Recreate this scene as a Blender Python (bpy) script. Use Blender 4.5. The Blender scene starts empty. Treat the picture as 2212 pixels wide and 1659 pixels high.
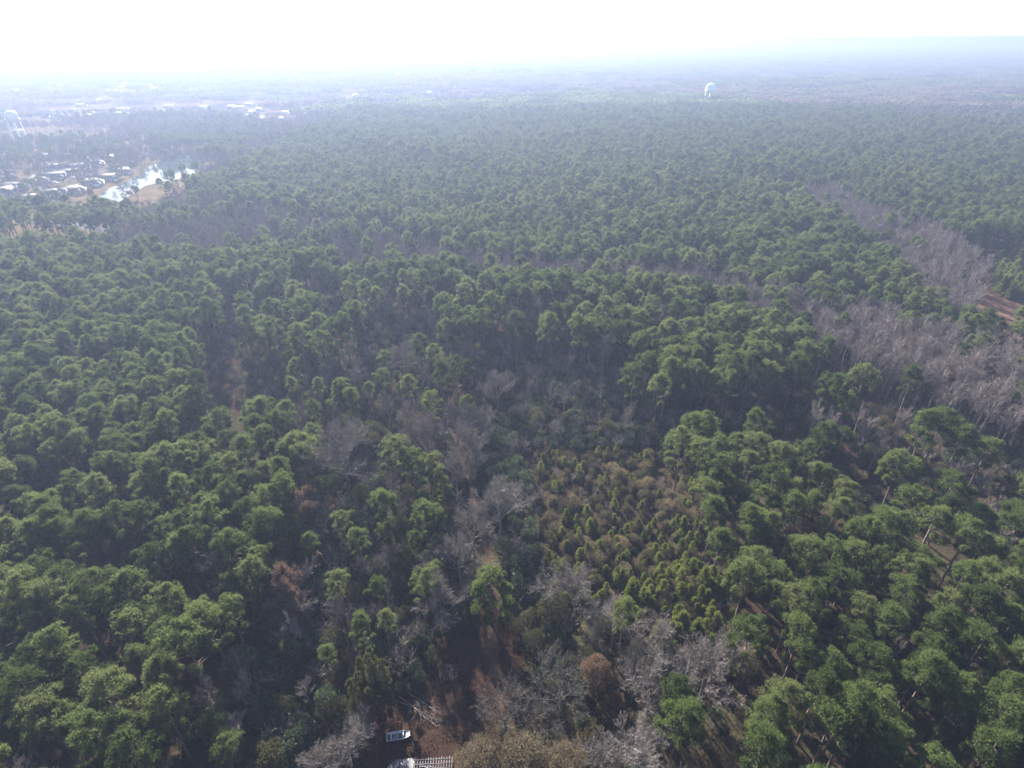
import bpy, math, random
import numpy as np
from mathutils import Vector, Matrix

SC = bpy.context.scene
COL = SC.collection
R = math.radians
rng = np.random.default_rng(11)
random.seed(11)

# ------------------------------------------------------------------ camera
H = 110.0
FPX = 1709.0 / 3000.0            # focal length as a fraction of the frame width
PITCH, ROLL = R(30.5), R(-0.5)
cam_d = bpy.data.cameras.new('camera')
cam = bpy.data.objects.new('camera', cam_d)
COL.objects.link(cam)
cam_d.sensor_width = 36.0
cam_d.lens = 36.0 * FPX
cam_d.clip_start = 0.5
cam_d.clip_end = 90000.0
fw = Vector((0, math.cos(PITCH), -math.sin(PITCH)))
rt = Vector((1, 0, 0))
up = rt.cross(fw)
rt2 = math.cos(ROLL) * rt + math.sin(ROLL) * up
up2 = -math.sin(ROLL) * rt + math.cos(ROLL) * up
m = Matrix((rt2, up2, -fw)).transposed().to_4x4()
m.translation = Vector((0, 0, H))
cam.matrix_world = m
SC.camera = cam
FWn, RTn, UPn = np.array(fw), np.array(rt2), np.array(up2)

# ------------------------------------------------------------------ light
SUN_EL, SUN_AZ = R(28.0), R(-22.0)      # azimuth from +Y, negative to the left
world = bpy.data.worlds.new('World')
SC.world = world
world.use_nodes = True
wn = world.node_tree
bg = wn.nodes['Background']
sky = wn.nodes.new('ShaderNodeTexSky')
sky.sky_type = 'NISHITA'
sky.sun_disc = False
sky.sun_elevation = SUN_EL
sky.sun_rotation = SUN_AZ
sky.altitude = 100
sky.air_density = 1.0
sky.dust_density = 1.2
sky.ozone_density = 2.0
# a milky white band of thin cloud and mist low in the sky, all round
tc = wn.nodes.new('ShaderNodeTexCoord')
sx_ = wn.nodes.new('ShaderNodeSeparateXYZ')
wn.links.new(tc.outputs['Generated'], sx_.inputs[0])
mrg = wn.nodes.new('ShaderNodeMapRange')
mrg.interpolation_type = 'SMOOTHSTEP'
mrg.inputs['From Min'].default_value = 0.0
mrg.inputs['From Max'].default_value = 0.45
mrg.inputs['To Min'].default_value = 0.85
mrg.inputs['To Max'].default_value = 0.0
wn.links.new(sx_.outputs['Z'], mrg.inputs['Value'])
wmx = wn.nodes.new('ShaderNodeMix')
wmx.data_type = 'RGBA'
wn.links.new(mrg.outputs[0], wmx.inputs['Factor'])
wn.links.new(sky.outputs[0], wmx.inputs['A'])
wmx.inputs['B'].default_value = (4.3, 4.7, 5.2, 1)
wn.links.new(wmx.outputs['Result'], bg.inputs[0])
bg.inputs[1].default_value = 0.05
sun_d = bpy.data.lights.new('sun', 'SUN')
sun_d.energy = 5.0
sun_d.angle = R(0.5)
sun_d.color = (1.0, 0.95, 0.87)
sun = bpy.data.objects.new('sun', sun_d)
COL.objects.link(sun)
sdir = Vector((math.sin(SUN_AZ) * math.cos(SUN_EL), math.cos(SUN_AZ) * math.cos(SUN_EL), math.sin(SUN_EL)))
sun.rotation_euler = sdir.to_track_quat('Z', 'Y').to_euler()
sun.location = (0, 0, 300)
vs = SC.view_settings
SC.display_settings.display_device = 'sRGB'
vs.view_transform = 'Standard'
vs.look = 'None'
vs.exposure = 2.6
vs.gamma = 1.0
vs.use_curve_mapping = False
cy = SC.cycles
cy.max_bounces = 5
cy.diffuse_bounces = 3
cy.glossy_bounces = 2
cy.transmission_bounces = 3
cy.transparent_max_bounces = 4
cy.volume_bounces = 0
cy.use_denoising = True
cy.caustics_reflective = False
cy.caustics_refractive = False
HAZE_DENSITY = 0.00043
HAZE_G = 0.33
HAZE_COLOR = (0.225, 0.275, 0.41)

# ------------------------------------------------------------------ projection helpers (units of a 2212 x 1659 picture)
SW, SH = 2212.0, 1659.0
FS = FPX * SW


def at(sx, sy, z=0.0):
    d = FWn + RTn * ((sx - SW / 2) / FS) - UPn * ((sy - SH / 2) / FS)
    t = (H - z) / -d[2]
    return np.array([d[0] * t, d[1] * t, z])


def proj(P):
    q = np.asarray(P, float) - np.array([0, 0, H])
    w = q @ FWn
    w = np.where(np.abs(w) < 1e-3, 1e-3, w)
    return SW / 2 + FS * (q @ RTn) / w, SH / 2 - FS * (q @ UPn) / w, w


def inside(x, y, poly):
    x = np.asarray(x, float)
    y = np.asarray(y, float)
    c = np.zeros(x.shape, bool)
    n = len(poly)
    for i in range(n):
        x1, y1 = poly[i]
        x2, y2 = poly[(i + 1) % n]
        if y1 == y2:
            continue
        cond = (y1 > y) != (y2 > y)
        c ^= cond & (x < (x2 - x1) * (y - y1) / (y2 - y1) + x1)
    return c


# ------------------------------------------------------------------ materials
def nt(name):
    mt = bpy.data.materials.new(name)
    mt.use_nodes = True
    t = mt.node_tree
    for n in list(t.nodes):
        t.nodes.remove(n)
    out = t.nodes.new('ShaderNodeOutputMaterial')
    return mt, t, out


def ramp(t, fac, stops):
    r = t.nodes.new('ShaderNodeValToRGB')
    e = r.color_ramp.elements
    e[0].position, e[0].color = stops[0][0], (*stops[0][1], 1)
    e[1].position, e[1].color = stops[-1][0], (*stops[-1][1], 1)
    for p, c in stops[1:-1]:
        k = e.new(p)
        k.color = (*c, 1)
    t.links.new(fac, r.inputs[0])
    return r.outputs[0]


def noise(t, scale, detail=3.0, vec=None, rough=0.6):
    n = t.nodes.new('ShaderNodeTexNoise')
    n.inputs['Scale'].default_value = scale
    n.inputs['Detail'].default_value = detail
    n.inputs['Roughness'].default_value = rough
    if vec is None:
        g = t.nodes.new('ShaderNodeNewGeometry')
        vec = g.outputs['Position']
    t.links.new(vec, n.inputs['Vector'])
    return n.outputs['Fac']


def leaf_mat(name, cols, trans=0.45, nscale=1.1, spread=0.5, gloss=0.0):
    """foliage: colour varies from tree to tree and from clump to clump; light passes through it"""
    mt, t, out = nt(name)
    oi = t.nodes.new('ShaderNodeObjectInfo')
    nz = noise(t, nscale, 2.0)
    mx = t.nodes.new('ShaderNodeMath')
    mx.operation = 'MULTIPLY_ADD'
    t.links.new(nz, mx.inputs[0])
    mx.inputs[1].default_value = 1.0 - spread
    ma = t.nodes.new('ShaderNodeMath')
    ma.operation = 'MULTIPLY'
    t.links.new(oi.outputs['Random'], ma.inputs[0])
    ma.inputs[1].default_value = spread
    t.links.new(ma.outputs[0], mx.inputs[2])
    n = len(cols)
    c = ramp(t, mx.outputs[0], [(0.15 + 0.7 * i / (n - 1), cols[i]) for i in range(n)])
    d = t.nodes.new('ShaderNodeBsdfDiffuse')
    tr = t.nodes.new('ShaderNodeBsdfTranslucent')
    t.links.new(c, d.inputs[0])
    t.links.new(c, tr.inputs[0])
    ms = t.nodes.new('ShaderNodeMixShader')
    ms.inputs[0].default_value = trans
    t.links.new(d.outputs[0], ms.inputs[1])
    t.links.new(tr.outputs[0], ms.inputs[2])
    last = ms.outputs[0]
    if gloss:
        g = t.nodes.new('ShaderNodeBsdfGlossy')
        g.inputs['Roughness'].default_value = 0.45
        g.inputs[0].default_value = (0.9, 0.95, 1, 1)
        m2 = t.nodes.new('ShaderNodeMixShader')
        m2.inputs[0].default_value = gloss
        t.links.new(last, m2.inputs[1])
        t.links.new(g.outputs[0], m2.inputs[2])
        last = m2.outputs[0]
    t.links.new(last, out.inputs[0])
    return mt


def solid(name, col, rough=0.8, var=0.25, nscale=2.0, metal=0.0, spec=0.3, bump=0.0, col2=None):
    mt, t, out = nt(name)
    b = t.nodes.new('ShaderNodeBsdfPrincipled')
    nz = noise(t, nscale, 4.0)
    a = tuple(c * (1 - var) for c in col)
    z = col2 if col2 else tuple(min(1, c * (1 + var)) for c in col)
    c = ramp(t, nz, [(0.3, a), (0.7, z)])
    t.links.new(c, b.inputs['Base Color'])
    b.inputs['Roughness'].default_value = rough
    b.inputs['Metallic'].default_value = metal
    b.inputs['Specular IOR Level'].default_value = spec
    if bump:
        bp = t.nodes.new('ShaderNodeBump')
        bp.inputs['Strength'].default_value = 1.0
        bp.inputs['Distance'].default_value = bump
        t.links.new(noise(t, nscale * 3, 4.0), bp.inputs['Height'])
        t.links.new(bp.outputs[0], b.inputs['Normal'])
    t.links.new(b.outputs[0], out.inputs[0])
    return mt


M = {}
M['needle'] = leaf_mat('pine_needles', [(0.040, 0.056, 0.019), (0.066, 0.090, 0.028), (0.088, 0.118, 0.038), (0.112, 0.138, 0.046), (0.116, 0.130, 0.052)], 0.5, 0.35, 0.62, 0.0)
M['needle_young'] = leaf_mat('young_needles', [(0.085, 0.105, 0.022), (0.125, 0.148, 0.034), (0.155, 0.17, 0.048)], 0.5, 0.9, 0.6)
M['cedar'] = leaf_mat('cedar_leaves', [(0.04, 0.045, 0.018), (0.07, 0.075, 0.028), (0.10, 0.10, 0.04)], 0.35, 0.6, 0.4)
M['tan'] = leaf_mat('dry_tan_leaves', [(0.10, 0.066, 0.042), (0.16, 0.108, 0.068), (0.21, 0.148, 0.096)], 0.45, 0.8, 0.3)
M['gold'] = leaf_mat('golden_leaves', [(0.09, 0.07, 0.045), (0.145, 0.115, 0.072), (0.20, 0.162, 0.105)], 0.4, 0.5, 0.3)
M['rust'] = leaf_mat('rusty_leaves', [(0.09, 0.056, 0.042), (0.14, 0.088, 0.066), (0.18, 0.125, 0.095)], 0.45, 0.8, 0.4)
M['olive'] = leaf_mat('olive_leaves', [(0.04, 0.042, 0.02), (0.07, 0.07, 0.03), (0.10, 0.092, 0.045)], 0.4, 0.6, 0.5)
M['ivy'] = leaf_mat('evergreen_shrub_leaves', [(0.025, 0.04, 0.018), (0.045, 0.07, 0.028), (0.08, 0.10, 0.045)], 0.35, 0.7, 0.5, 0.02)
M['brush'] = leaf_mat('dry_brush', [(0.04, 0.034, 0.019), (0.10, 0.083, 0.042), (0.20, 0.162, 0.09)], 0.4, 0.6, 0.6)
M['heather'] = leaf_mat('dry_grass_stems', [(0.06, 0.032, 0.02), (0.12, 0.06, 0.035), (0.18, 0.11, 0.06)], 0.45, 0.5, 0.3)
M['bark'] = solid('pine_bark', (0.13, 0.095, 0.075), 0.95, 0.35, 3.0)
M['greybark'] = solid('grey_bark', (0.165, 0.142, 0.128), 0.9, 0.28, 1.2, spec=0.25)
M['pinkbark'] = solid('twig_bark', (0.19, 0.158, 0.145), 0.9, 0.3, 0.25, spec=0.25)
M['palebark'] = solid('pale_bark', (0.50, 0.47, 0.44), 0.85, 0.2, 1.5, spec=0.3)


# ------------------------------------------------------------------ mesh helpers
class MB:
    """collects triangles of one mesh"""

    def __init__(s):
        s.v, s.f, s.mi, s.n = [], [], [], 0

    def add(s, v, f, mi=0):
        v = np.asarray(v, np.float32).reshape(-1, 3)
        f = np.asarray(f, np.int32).reshape(-1, 3)
        s.v.append(v)
        s.f.append(f + s.n)
        s.mi.append(np.full(len(f), mi, np.int32))
        s.n += len(v)

    def tube(s, pts, rad, n=4, mi=0):
        pts = np.asarray(pts, float)
        k = len(pts)
        ang = np.arange(n) * 2 * math.pi / n
        rings = []
        for i in range(k):
            d = pts[min(i + 1, k - 1)] - pts[max(i - 1, 0)]
            d = d / (np.linalg.norm(d) + 1e-9)
            a = np.cross(d, (0.3, 0.9, 0.25) if abs(d[2]) > 0.8 else (0, 0, 1.0))
            a /= np.linalg.norm(a) + 1e-9
            b = np.cross(d, a)
            rings.append(pts[i] + rad[i] * (np.outer(np.cos(ang), a) + np.outer(np.sin(ang), b)))
        v = np.concatenate(rings)
        f = []
        for i in range(k - 1):
            for j in range(n):
                a0, a1 = i * n + j, i * n + (j + 1) % n
                f += [(a0, a1, a0 + n), (a1, a1 + n, a0 + n)]
        for j in range(1, n - 1):
            f.append(((k - 1) * n, (k - 1) * n + j, (k - 1) * n + j + 1))
        s.add(v, f, mi)

    def box(s, c, size, rot=0.0, mi=0, top=1.0):
        x, y, z = size[0] / 2, size[1] / 2, size[2] / 2
        v = np.array([(a * x * (top if cc > 0 else 1), b * y * (top if cc > 0 else 1), cc * z) for cc in (-1, 1) for a, b in ((-1, -1), (1, -1), (1, 1), (-1, 1))])
        ca, sa = math.cos(rot), math.sin(rot)
        v = np.stack([v[:, 0] * ca - v[:, 1] * sa, v[:, 0] * sa + v[:, 1] * ca, v[:, 2]], 1) + np.array(c)
        s.add(v, [(0, 2, 1), (0, 3, 2), (4, 5, 6), (4, 6, 7), (0, 1, 5), (0, 5, 4), (1, 2, 6), (1, 6, 5), (2, 3, 7), (2, 7, 6), (3, 0, 4), (3, 4, 7)], mi)

    def lathe(s, prof, n=24, mi=0, c=(0, 0, 0)):
        ang = np.arange(n) * 2 * math.pi / n
        v = []
        for r, z in prof:
            v.append(np.stack([r * np.cos(ang) + c[0], r * np.sin(ang) + c[1], np.full(n, z + c[2])], 1))
        v = np.concatenate(v)
        f = []
        for i in range(len(prof) - 1):
            for j in range(n):
                a0, a1 = i * n + j, i * n + (j + 1) % n
                f += [(a0, a1, a0 + n), (a1, a1 + n, a0 + n)]
        s.add(v, f, mi)

    def mesh(s, name, mats, smooth=False):
        me = bpy.data.meshes.new(name)
        v = np.concatenate(s.v)
        f = np.concatenate(s.f)
        mi = np.concatenate(s.mi)
        me.vertices.add(len(v))
        me.vertices.foreach_set('co', v.astype(np.float32).ravel())
        me.loops.add(len(f) * 3)
        me.loops.foreach_set('vertex_index', f.astype(np.int32).ravel())
        me.polygons.add(len(f))
        me.polygons.foreach_set('loop_start', np.arange(0, len(f) * 3, 3, dtype=np.int32))
        me.polygons.foreach_set('loop_total', np.full(len(f), 3, np.int32))
        for q in mats:
            me.materials.append(q)
        me.polygons.foreach_set('material_index', mi)
        me.update(calc_edges=True)
        me.validate()
        if smooth:
            me.polygons.foreach_set('use_smooth', np.ones(len(f), bool))
        return me


def rdir(n):
    d = rng.normal(size=(n, 3))
    return d / np.linalg.norm(d, axis=1, keepdims=True)


def tufts(mb, c, d, length, width, blades=3, mi=0, wild=0.8):
    """needle bundles or leaves: narrow triangles growing out of points c along d"""
    c = np.repeat(c, blades, 0)
    d = np.repeat(d, blades, 0)
    n = len(c)
    if n == 0:
        return
    d = d + wild * rdir(n)
    d /= np.linalg.norm(d, axis=1, keepdims=True) + 1e-9
    s = np.cross(d, rdir(n))
    s /= np.linalg.norm(s, axis=1, keepdims=True) + 1e-9
    L = (length * rng.uniform(0.6, 1.25, (n, 1)))
    W = (width * rng.uniform(0.6, 1.3, (n, 1)))
    v = np.stack([c - s * W / 2, c + s * W / 2, c + d * L], 1).reshape(-1, 3)
    mb.add(v, np.arange(3 * n).reshape(-1, 3), mi)


def blob(mb, c, r, n, length, width, blades=2, mi=0, squash=0.7, wild=0.8, up_bias=0.25):
    d = rdir(n)
    d[:, 2] += up_bias
    d /= np.linalg.norm(d, axis=1, keepdims=True)
    rr = r * rng.uniform(0.35, 1.0, (n, 1)) ** 0.45
    p = np.array(c) + d * rr * np.array([1, 1, squash])
    dd = d.copy()
    dd[:, 2] += 0.35
    tufts(mb, p, dd, length, width, blades, mi, wild)


def link(name, me, parent=None, loc=None, rz=0.0, sc=1.0):
    o = bpy.data.objects.new(name, me)
    COL.objects.link(o)
    if parent:
        o.parent = parent
    if loc is not None:
        o.location = [float(a) for a in loc]
    if rz:
        o.rotation_euler = (0, 0, rz)
    if sc != 1.0:
        o.scale = (sc, sc, sc)
    return o


def tag(o, label=None, cat=None, group=None, kind=None):
    if label:
        o['label'] = label
    if cat:
        o['category'] = cat
    if group:
        o['group'] = group
    if kind:
        o['kind'] = kind
    return o


# ------------------------------------------------------------------ tree prototypes: (trunk mesh, crown mesh, joined mesh)
PROTO = {}


def register(kind, tb, cb, tm, cm):
    j = MB()
    for v, f in zip(tb.v, [0] * len(tb.v)):
        pass
    tv, tf = np.concatenate(tb.v), np.concatenate(tb.f)
    cv, cf = np.concatenate(cb.v), np.concatenate(cb.f)
    cmi = np.concatenate(cb.mi)
    j.add(tv, tf, 0)
    j.v.append(cv)
    j.f.append(cf + j.n)
    j.mi.append(cmi + 1)
    j.n += len(cv)
    PROTO.setdefault(kind, []).append((tb.mesh(kind + '_trunk', [tm]), cb.mesh(kind + '_crown', cm), j.mesh(kind + '_tree', [tm] + cm)))


def make_pine(seed, lod=1.0, hh=21.0, cr=3.2, base=0.52, dens=1.0, kind='pine'):
    global rng
    rng = np.random.default_rng(seed)
    tb, cb = MB(), MB()
    lean = rng.normal(0, 0.35, 2)
    top = np.array([lean[0], lean[1], hh])
    pts = [np.array([0, 0, -0.3]), np.array([lean[0] * .2, lean[1] * .2, hh * .35]), np.array([lean[0] * .55, lean[1] * .55, hh * .7]), top * np.array([1, 1, .96])]
    tb.tube(pts, [0.27, 0.21, 0.14, 0.04], 6 if lod >= 1 else 4)
    # dead stubs under the crown
    if lod >= 1:
        for k in range(9):
            z = hh * rng.uniform(min(.3, base - .05), base + .05)
            a = rng.uniform(0, 6.28)
            l = rng.uniform(.5, 1.6)
            p = np.array([lean[0] * z / hh, lean[1] * z / hh, z])
            tb.tube([p, p + np.array([math.cos(a) * l, math.sin(a) * l, rng.uniform(-.2, .4)])], [0.05, 0.015], 3)
    # the whole crown first: many small lumps over an uneven dome, then heavier limbs breaking its outline
    zc = hh * (base + (1 - base) * .56)
    vr = hh * (1 - base) * .47
    ph = rng.uniform(0, 6.28, 4)
    for k in range(92):
        d = rdir(1)[0]
        if d[2] < -.45:
            d[2] = -d[2]
        az = math.atan2(d[1], d[0])
        wob = .80 + .20 * math.sin(2 * az + ph[0]) + .14 * math.sin(3 * az + 4 * d[2] + ph[1]) + .1 * math.sin(5 * az - 6 * d[2] + ph[2])
        q = rng.uniform(.55, 1.0) ** .5
        c = np.array([lean[0] * .8 + d[0] * cr * .95 * wob * q, lean[1] * .8 + d[1] * cr * .95 * wob * q, zc + d[2] * vr * (.85 + .15 * wob) * q])
        blob(cb, c, rng.uniform(.4, .75), int(24 * dens), 0.46, 0.13, 2, 0, .8, .8, .45)
    n = int(rng.integers(13, 17))
    for k in range(n):
        t = (k + 0.5) / n
        z = hh * (base + (1 - base) * t) - 0.6
        rad = cr * math.sqrt(max(0.02, 1 - ((t - 0.38) / 0.68) ** 2)) * rng.uniform(0.4, 1.0)
        if t > 0.93:
            rad *= .3
        a = k * 2.4 + rng.uniform(-.6, .6)
        c = np.array([lean[0] * z / hh + rad * math.cos(a), lean[1] * z / hh + rad * math.sin(a), z + rng.uniform(-.3, .5)])
        rc = rng.uniform(0.6, 1.2) * (0.85 if t > .8 else 1.0) * cr / 3.8
        p0 = np.array([lean[0] * z / hh, lean[1] * z / hh, z - rad * .35])
        tb.tube([p0, (p0 + c) / 2 + np.array([0, 0, -.15]), c], [0.07, 0.05, 0.02], 3)
        cnt = int(330 * dens * (rc / 1.15) ** 2 * lod)
        # each limb's needles gather in several lumps, so the outline stays uneven
        for q in range(3):
            cc = c + rdir(1)[0] * rc * np.array([.55, .55, .35]) if q else c
            blob(cb, cc, rc * (0.62 if q else 0.85), cnt // 3, 0.50, 0.13, 3, 0, 0.85, .8, .45)
    register(kind, tb, cb, M['bark'], [M['needle']])


def branch(mb, p, d, l, r, lev, maxlev, kids, bladew, gn, angle=0.75, upb=0.25, ends=None, seg=3, shrink=0.62):
    pts, rad = [p.copy()], [r]
    dd = d.copy()
    for i in range(seg):
        dd = dd + gn.normal(0, 0.16, 3) + np.array([0, 0, upb * 0.35])
        dd /= np.linalg.norm(dd)
        p = p + dd * l / seg
        pts.append(p.copy())
        rad.append(r * (1 - 0.75 * (i + 1) / seg))
    if lev < maxlev - 1:
        mb.tube(pts, rad, 4 if lev < 2 else 3)
    else:
        # thin twigs: narrow two-piece blades
        for a, b, w0, w1 in ((pts[0], pts[1], bladew, bladew * .8), (pts[1], pts[-1], bladew * .8, bladew * .25)):
            s = np.cross(b - a, gn.normal(size=3))
            s /= np.linalg.norm(s) + 1e-9
            mb.add([a - s * w0 / 2, a + s * w0 / 2, b + s * w1 / 2, b - s * w1 / 2], [(0, 1, 2), (0, 2, 3)])
    if ends is not None and lev >= maxlev - 1:
        ends.append((pts[-1], dd))
    if lev >= maxlev:
        return
    k = kids[lev]
    for i in range(k):
        f = 0.25 + 0.75 * (i + gn.uniform(0, .9)) / k
        x = f * seg
        j = min(int(x), seg - 1)
        q = pts[j] + (pts[j + 1] - pts[j]) * (x - j)
        ax = pts[j + 1] - pts[j]
        ax = ax / np.linalg.norm(ax)
        s = np.cross(ax, gn.normal(size=3))
        s /= np.linalg.norm(s) + 1e-9
        an = angle * gn.uniform(0.6, 1.25)
        nd = ax * math.cos(an) + s * math.sin(an) + np.array([0, 0, upb])
        nd /= np.linalg.norm(nd)
        branch(mb, q, nd, l * shrink * gn.uniform(.7, 1.15) * (1.15 - .45 * f), max(r * (1 - .7 * f) * .52, .012), lev + 1, maxlev, kids, bladew, gn, angle, upb, ends, max(2, seg - (lev > 0)), shrink)


def make_bare(seed, style, bark, leaf=None, leafn=0, hh=18.0, kind=None, twig=(11, 10, 10)):
    gn = np.random.default_rng(seed)
    global rng
    rng = np.random.default_rng(seed + 5000)
    tb, cb = MB(), MB()
    ends = []
    if style == 'broad':
        th = hh * .42
        tp = [np.array([0, 0, -.3]), np.array([.1, 0, th * .5]), np.array([.15, .1, th])]
        tb.tube(tp, [.34, .27, .22], 7)
        nl = 8
        for i in range(nl):
            a = i * 2.4 + gn.uniform(-.3, .3)
            e = R(82 - 60 * (1 - i / nl) ** 1.0 * gn.uniform(.7, 1))
            z = th * (.62 + .38 * i / nl)
            d = np.array([math.cos(a) * math.cos(e), math.sin(a) * math.cos(e), math.sin(e)])
            branch(cb, np.array([.12, .05, z]), d, hh * .46 * gn.uniform(.8, 1.1), .11, 1, 4, [0, *twig], .038, gn, .7, .18, ends, 4, .56)
    elif style == 'slender':
        lean = gn.normal(0, .5, 2)
        tp = [np.array([0, 0, -.3]), np.array([lean[0] * .3, lean[1] * .3, hh * .4]), np.array([lean[0] * .7, lean[1] * .7, hh * .75]), np.array([lean[0], lean[1], hh])]
        tb.tube(tp, [.2, .16, .1, .02], 5)
        nl = 17
        for i in range(nl):
            t = i / nl
            z = hh * (.42 + .52 * t)
            a = i * 2.4 + gn.uniform(-.5, .5)
            e = R(gn.uniform(38, 62))
            d = np.array([math.cos(a) * math.cos(e), math.sin(a) * math.cos(e), math.sin(e)])
            branch(cb, np.array([lean[0] * z / hh, lean[1] * z / hh, z]), d, hh * .27 * (1.05 - .6 * t) * gn.uniform(.8, 1.1), .055, 2, 4, [0, 0, 13, 13], .034, gn, .5, .28, ends, 3, .5)
    else:  # scrub: several stems from the ground
        nl = 7
        for i in range(nl):
            a = i * 2.4
            e = R(gn.uniform(55, 85))
            d = np.array([math.cos(a) * math.cos(e), math.sin(a) * math.cos(e), math.sin(e)])
            st = [np.array([0, 0, -.1]), d * hh * .35]
            tb.tube(st, [.06, .045], 4)
            branch(cb, d * hh * .3, d, hh * .6 * gn.uniform(.8, 1.1), .05, 2, 4, [0, 0, 8, 6], .04, gn, .6, .15, ends, 3, .55)
    mats = [bark]
    if leaf is not None and leafn:
        mats.append(leaf)
        E_ = np.array([e[0] for e in ends])
        D_ = np.array([e[1] for e in ends])
        # leaves hang in some parts of the crown and are gone from others
        w = np.sin(E_[:, 0] * .9 + seed) + np.cos(E_[:, 1] * .8) + .6 * np.sin(E_[:, 2] * 1.1)
        idx = np.argsort(-w)[:int(len(E_) * leafn)]
        pick = np.repeat(idx, 3)
        tufts(cb, E_[pick] + rng.normal(0, .25, (len(pick), 3)), D_[pick], .26, .2, 2, 1, 1.5)
    register(kind, tb, cb, bark, mats)


def make_leafy(seed, kind, leaf, hh, cr, nb, cnt, ll=.22, lw=.16, squash=.75, base=.25, bark=None, flat=False):
    global rng
    rng = np.random.default_rng(seed)
    tb, cb = MB(), MB()
    bark = bark or M['greybark']
    tb.tube([(0, 0, -.2), (.05, 0, hh * .3), (.1, .05, hh * .6)], [max(.05, hh * .014), hh * .01, .03], 5)
    for k in range(nb):
        t = (k + .5) / nb
        z = hh * (base + (1 - base) * t * .9)
        rad = cr * math.sqrt(max(.03, 1 - ((t - .35) / .7) ** 2)) * rng.uniform(.4, .85)
        a = k * 2.4 + rng.uniform(-.4, .4)
        c = np.array([rad * math.cos(a), rad * math.sin(a), z])
        rc = cr * rng.uniform(.32, .5) * (1 if nb < 28 else .55)
        tb.tube([(0.05, 0, z * .55), (c + np.array([0, 0, z * .4])) / 2, c], [.05, .035, .012], 3)
        blob(cb, c, rc, cnt, ll, lw, 2, 0, squash, 1.0, .2)
    register(kind, tb, cb, bark, [leaf])


def make_young(seed):
    global rng
    rng = np.random.default_rng(seed)
    tb, cb = MB(), MB()
    hh = rng.uniform(3.2, 4.6)
    fat = rng.uniform(.75, 1.35)
    tb.tube([(0, 0, -.2), (0, 0, hh * .9)], [.06, .02], 4)
    nk = int(rng.integers(14, 24))
    for k in range(nk):
        t = k / (nk - 1)
        z = .5 + (hh - .8) * t
        rad = 1.05 * fat * (1 - t) ** rng.uniform(.5, 1.1) * rng.uniform(.45, 1.15)
        a = k * 2.4
        c = np.array([rad * math.cos(a), rad * math.sin(a), z])
        tb.tube([(0, 0, z - .3), c], [.025, .01], 3)
        blob(cb, c, rng.uniform(.25, .55) * (1.15 - .5 * t), 42, .34, .08, 3, 0, .8, .8, .5)
    register('young_pine', tb, cb, M['bark'], [M['needle_young']])


def make_cedar(seed):
    global rng
    rng = np.random.default_rng(seed)
    tb, cb = MB(), MB()
    hh = 13.0
    tb.tube([(0, 0, -.2), (.2, 0, hh * .5), (0, 0, hh * .85)], [.3, .2, .05], 6)
    for k in range(9):
        a = k * 2.4
        r = 0.6 + 2.7 * math.sqrt(k / 8)
        z1 = hh * (1.0 - .055 * k) * rng.uniform(.85, 1)
        x, y = r * math.cos(a), r * math.sin(a)
        tb.tube([(0, 0, z1 * .35), (x * .7, y * .7, z1 * .55), (x, y, z1 * .9)], [.1, .07, .02], 3)
        for j in range(9):
            t = j / 8
            blob(cb, (x * (.75 + .25 * t) + rng.normal(0, .2), y * (.75 + .25 * t) + rng.normal(0, .2), z1 * (.38 + .62 * t)), 1.15 * (1.05 - .75 * t), 120, .3, .12, 3, 0, 1.1, .6, .5)
    register('cedar', tb, cb, M['greybark'], [M['cedar']])


for i in range(9):
    make_pine(100 + i, 1.0, [21, 22, 20, 21, 20.5, 22.5, 21, 19.5, 23][i], [3.9, 4.4, 3.3, 4.0, 4.8, 3.6, 4.2, 4.6, 3.1][i], [0.52, 0.5, 0.55, 0.45, 0.56, 0.5, 0.6, .42, .62][i])
for i in range(2):
    make_pine(150 + i, 1.0, 14.0, 4.4, .22, 1.0, 'evergreen')
for i in range(4):
    make_bare(200 + i, 'broad', M['greybark'], None, 0, 17.0, 'broad_bare')
M['darkbark'] = solid('dark_mossy_bark', (0.085, 0.075, 0.066), 0.9, 0.35, 1.0, spec=.15)  # one even tone, darker than the grey bark
for i in range(3):
    make_bare(220 + i, 'broad', M['darkbark'], None, 0, 17.0, 'dark_bare', (8, 8, 8))
for i in range(5):
    make_bare(230 + i, 'slender', M['pinkbark'], None, 0, 19.0, 'slender_bare')
for i in range(3):
    make_bare(260 + i, 'broad', M['greybark'], M['rust'], .38, 15.0, 'rusty_tree')
for i in range(3):
    make_bare(270 + i, 'scrub', M['pinkbark'], None, 0, 6.0, 'scrub_tree')
for i in range(3):
    make_leafy(300 + i, 'olive_bush', M['olive'], 6.0, 2.6, 16, 170)
for i in range(3):
    make_leafy(310 + i, 'ivy_bush', M['ivy'], 5.0, 2.3, 12, 150, .26, .18)
for i in range(5):
    make_leafy(320 + i, 'brush_bush', M['brush'], 3.4, 2.4, 36, 42, .34, .07, .9, .02)
for i in range(2):
    make_leafy(330 + i, 'tan_tree', M['tan'], 13.0, 4.4, 60, 120, .28, .17, .8, .4)
for i in range(3):
    make_leafy(340 + i, 'gold_tree', M['gold'], 13.0, 5.0, 75, 105, .28, .16, .8, .35)
for i in range(7):
    make_young(350 + i)
make_cedar(360)
rng = np.random.default_rng(77)

# ------------------------------------------------------------------ far, simpler trees and whole patches of them
def low_pine(mb, x, y, h, r, mi):
    n = 34
    d = rdir(n)
    d[:, 2] = np.abs(d[:, 2]) * .8 + .05
    c = np.array([x, y, h - r * .9]) + d * np.array([r, r, r * .85]) * rng.uniform(.55, 1, (n, 1))
    tufts(mb, c, d, r * .75, r * .55, 1, mi, .9)


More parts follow.
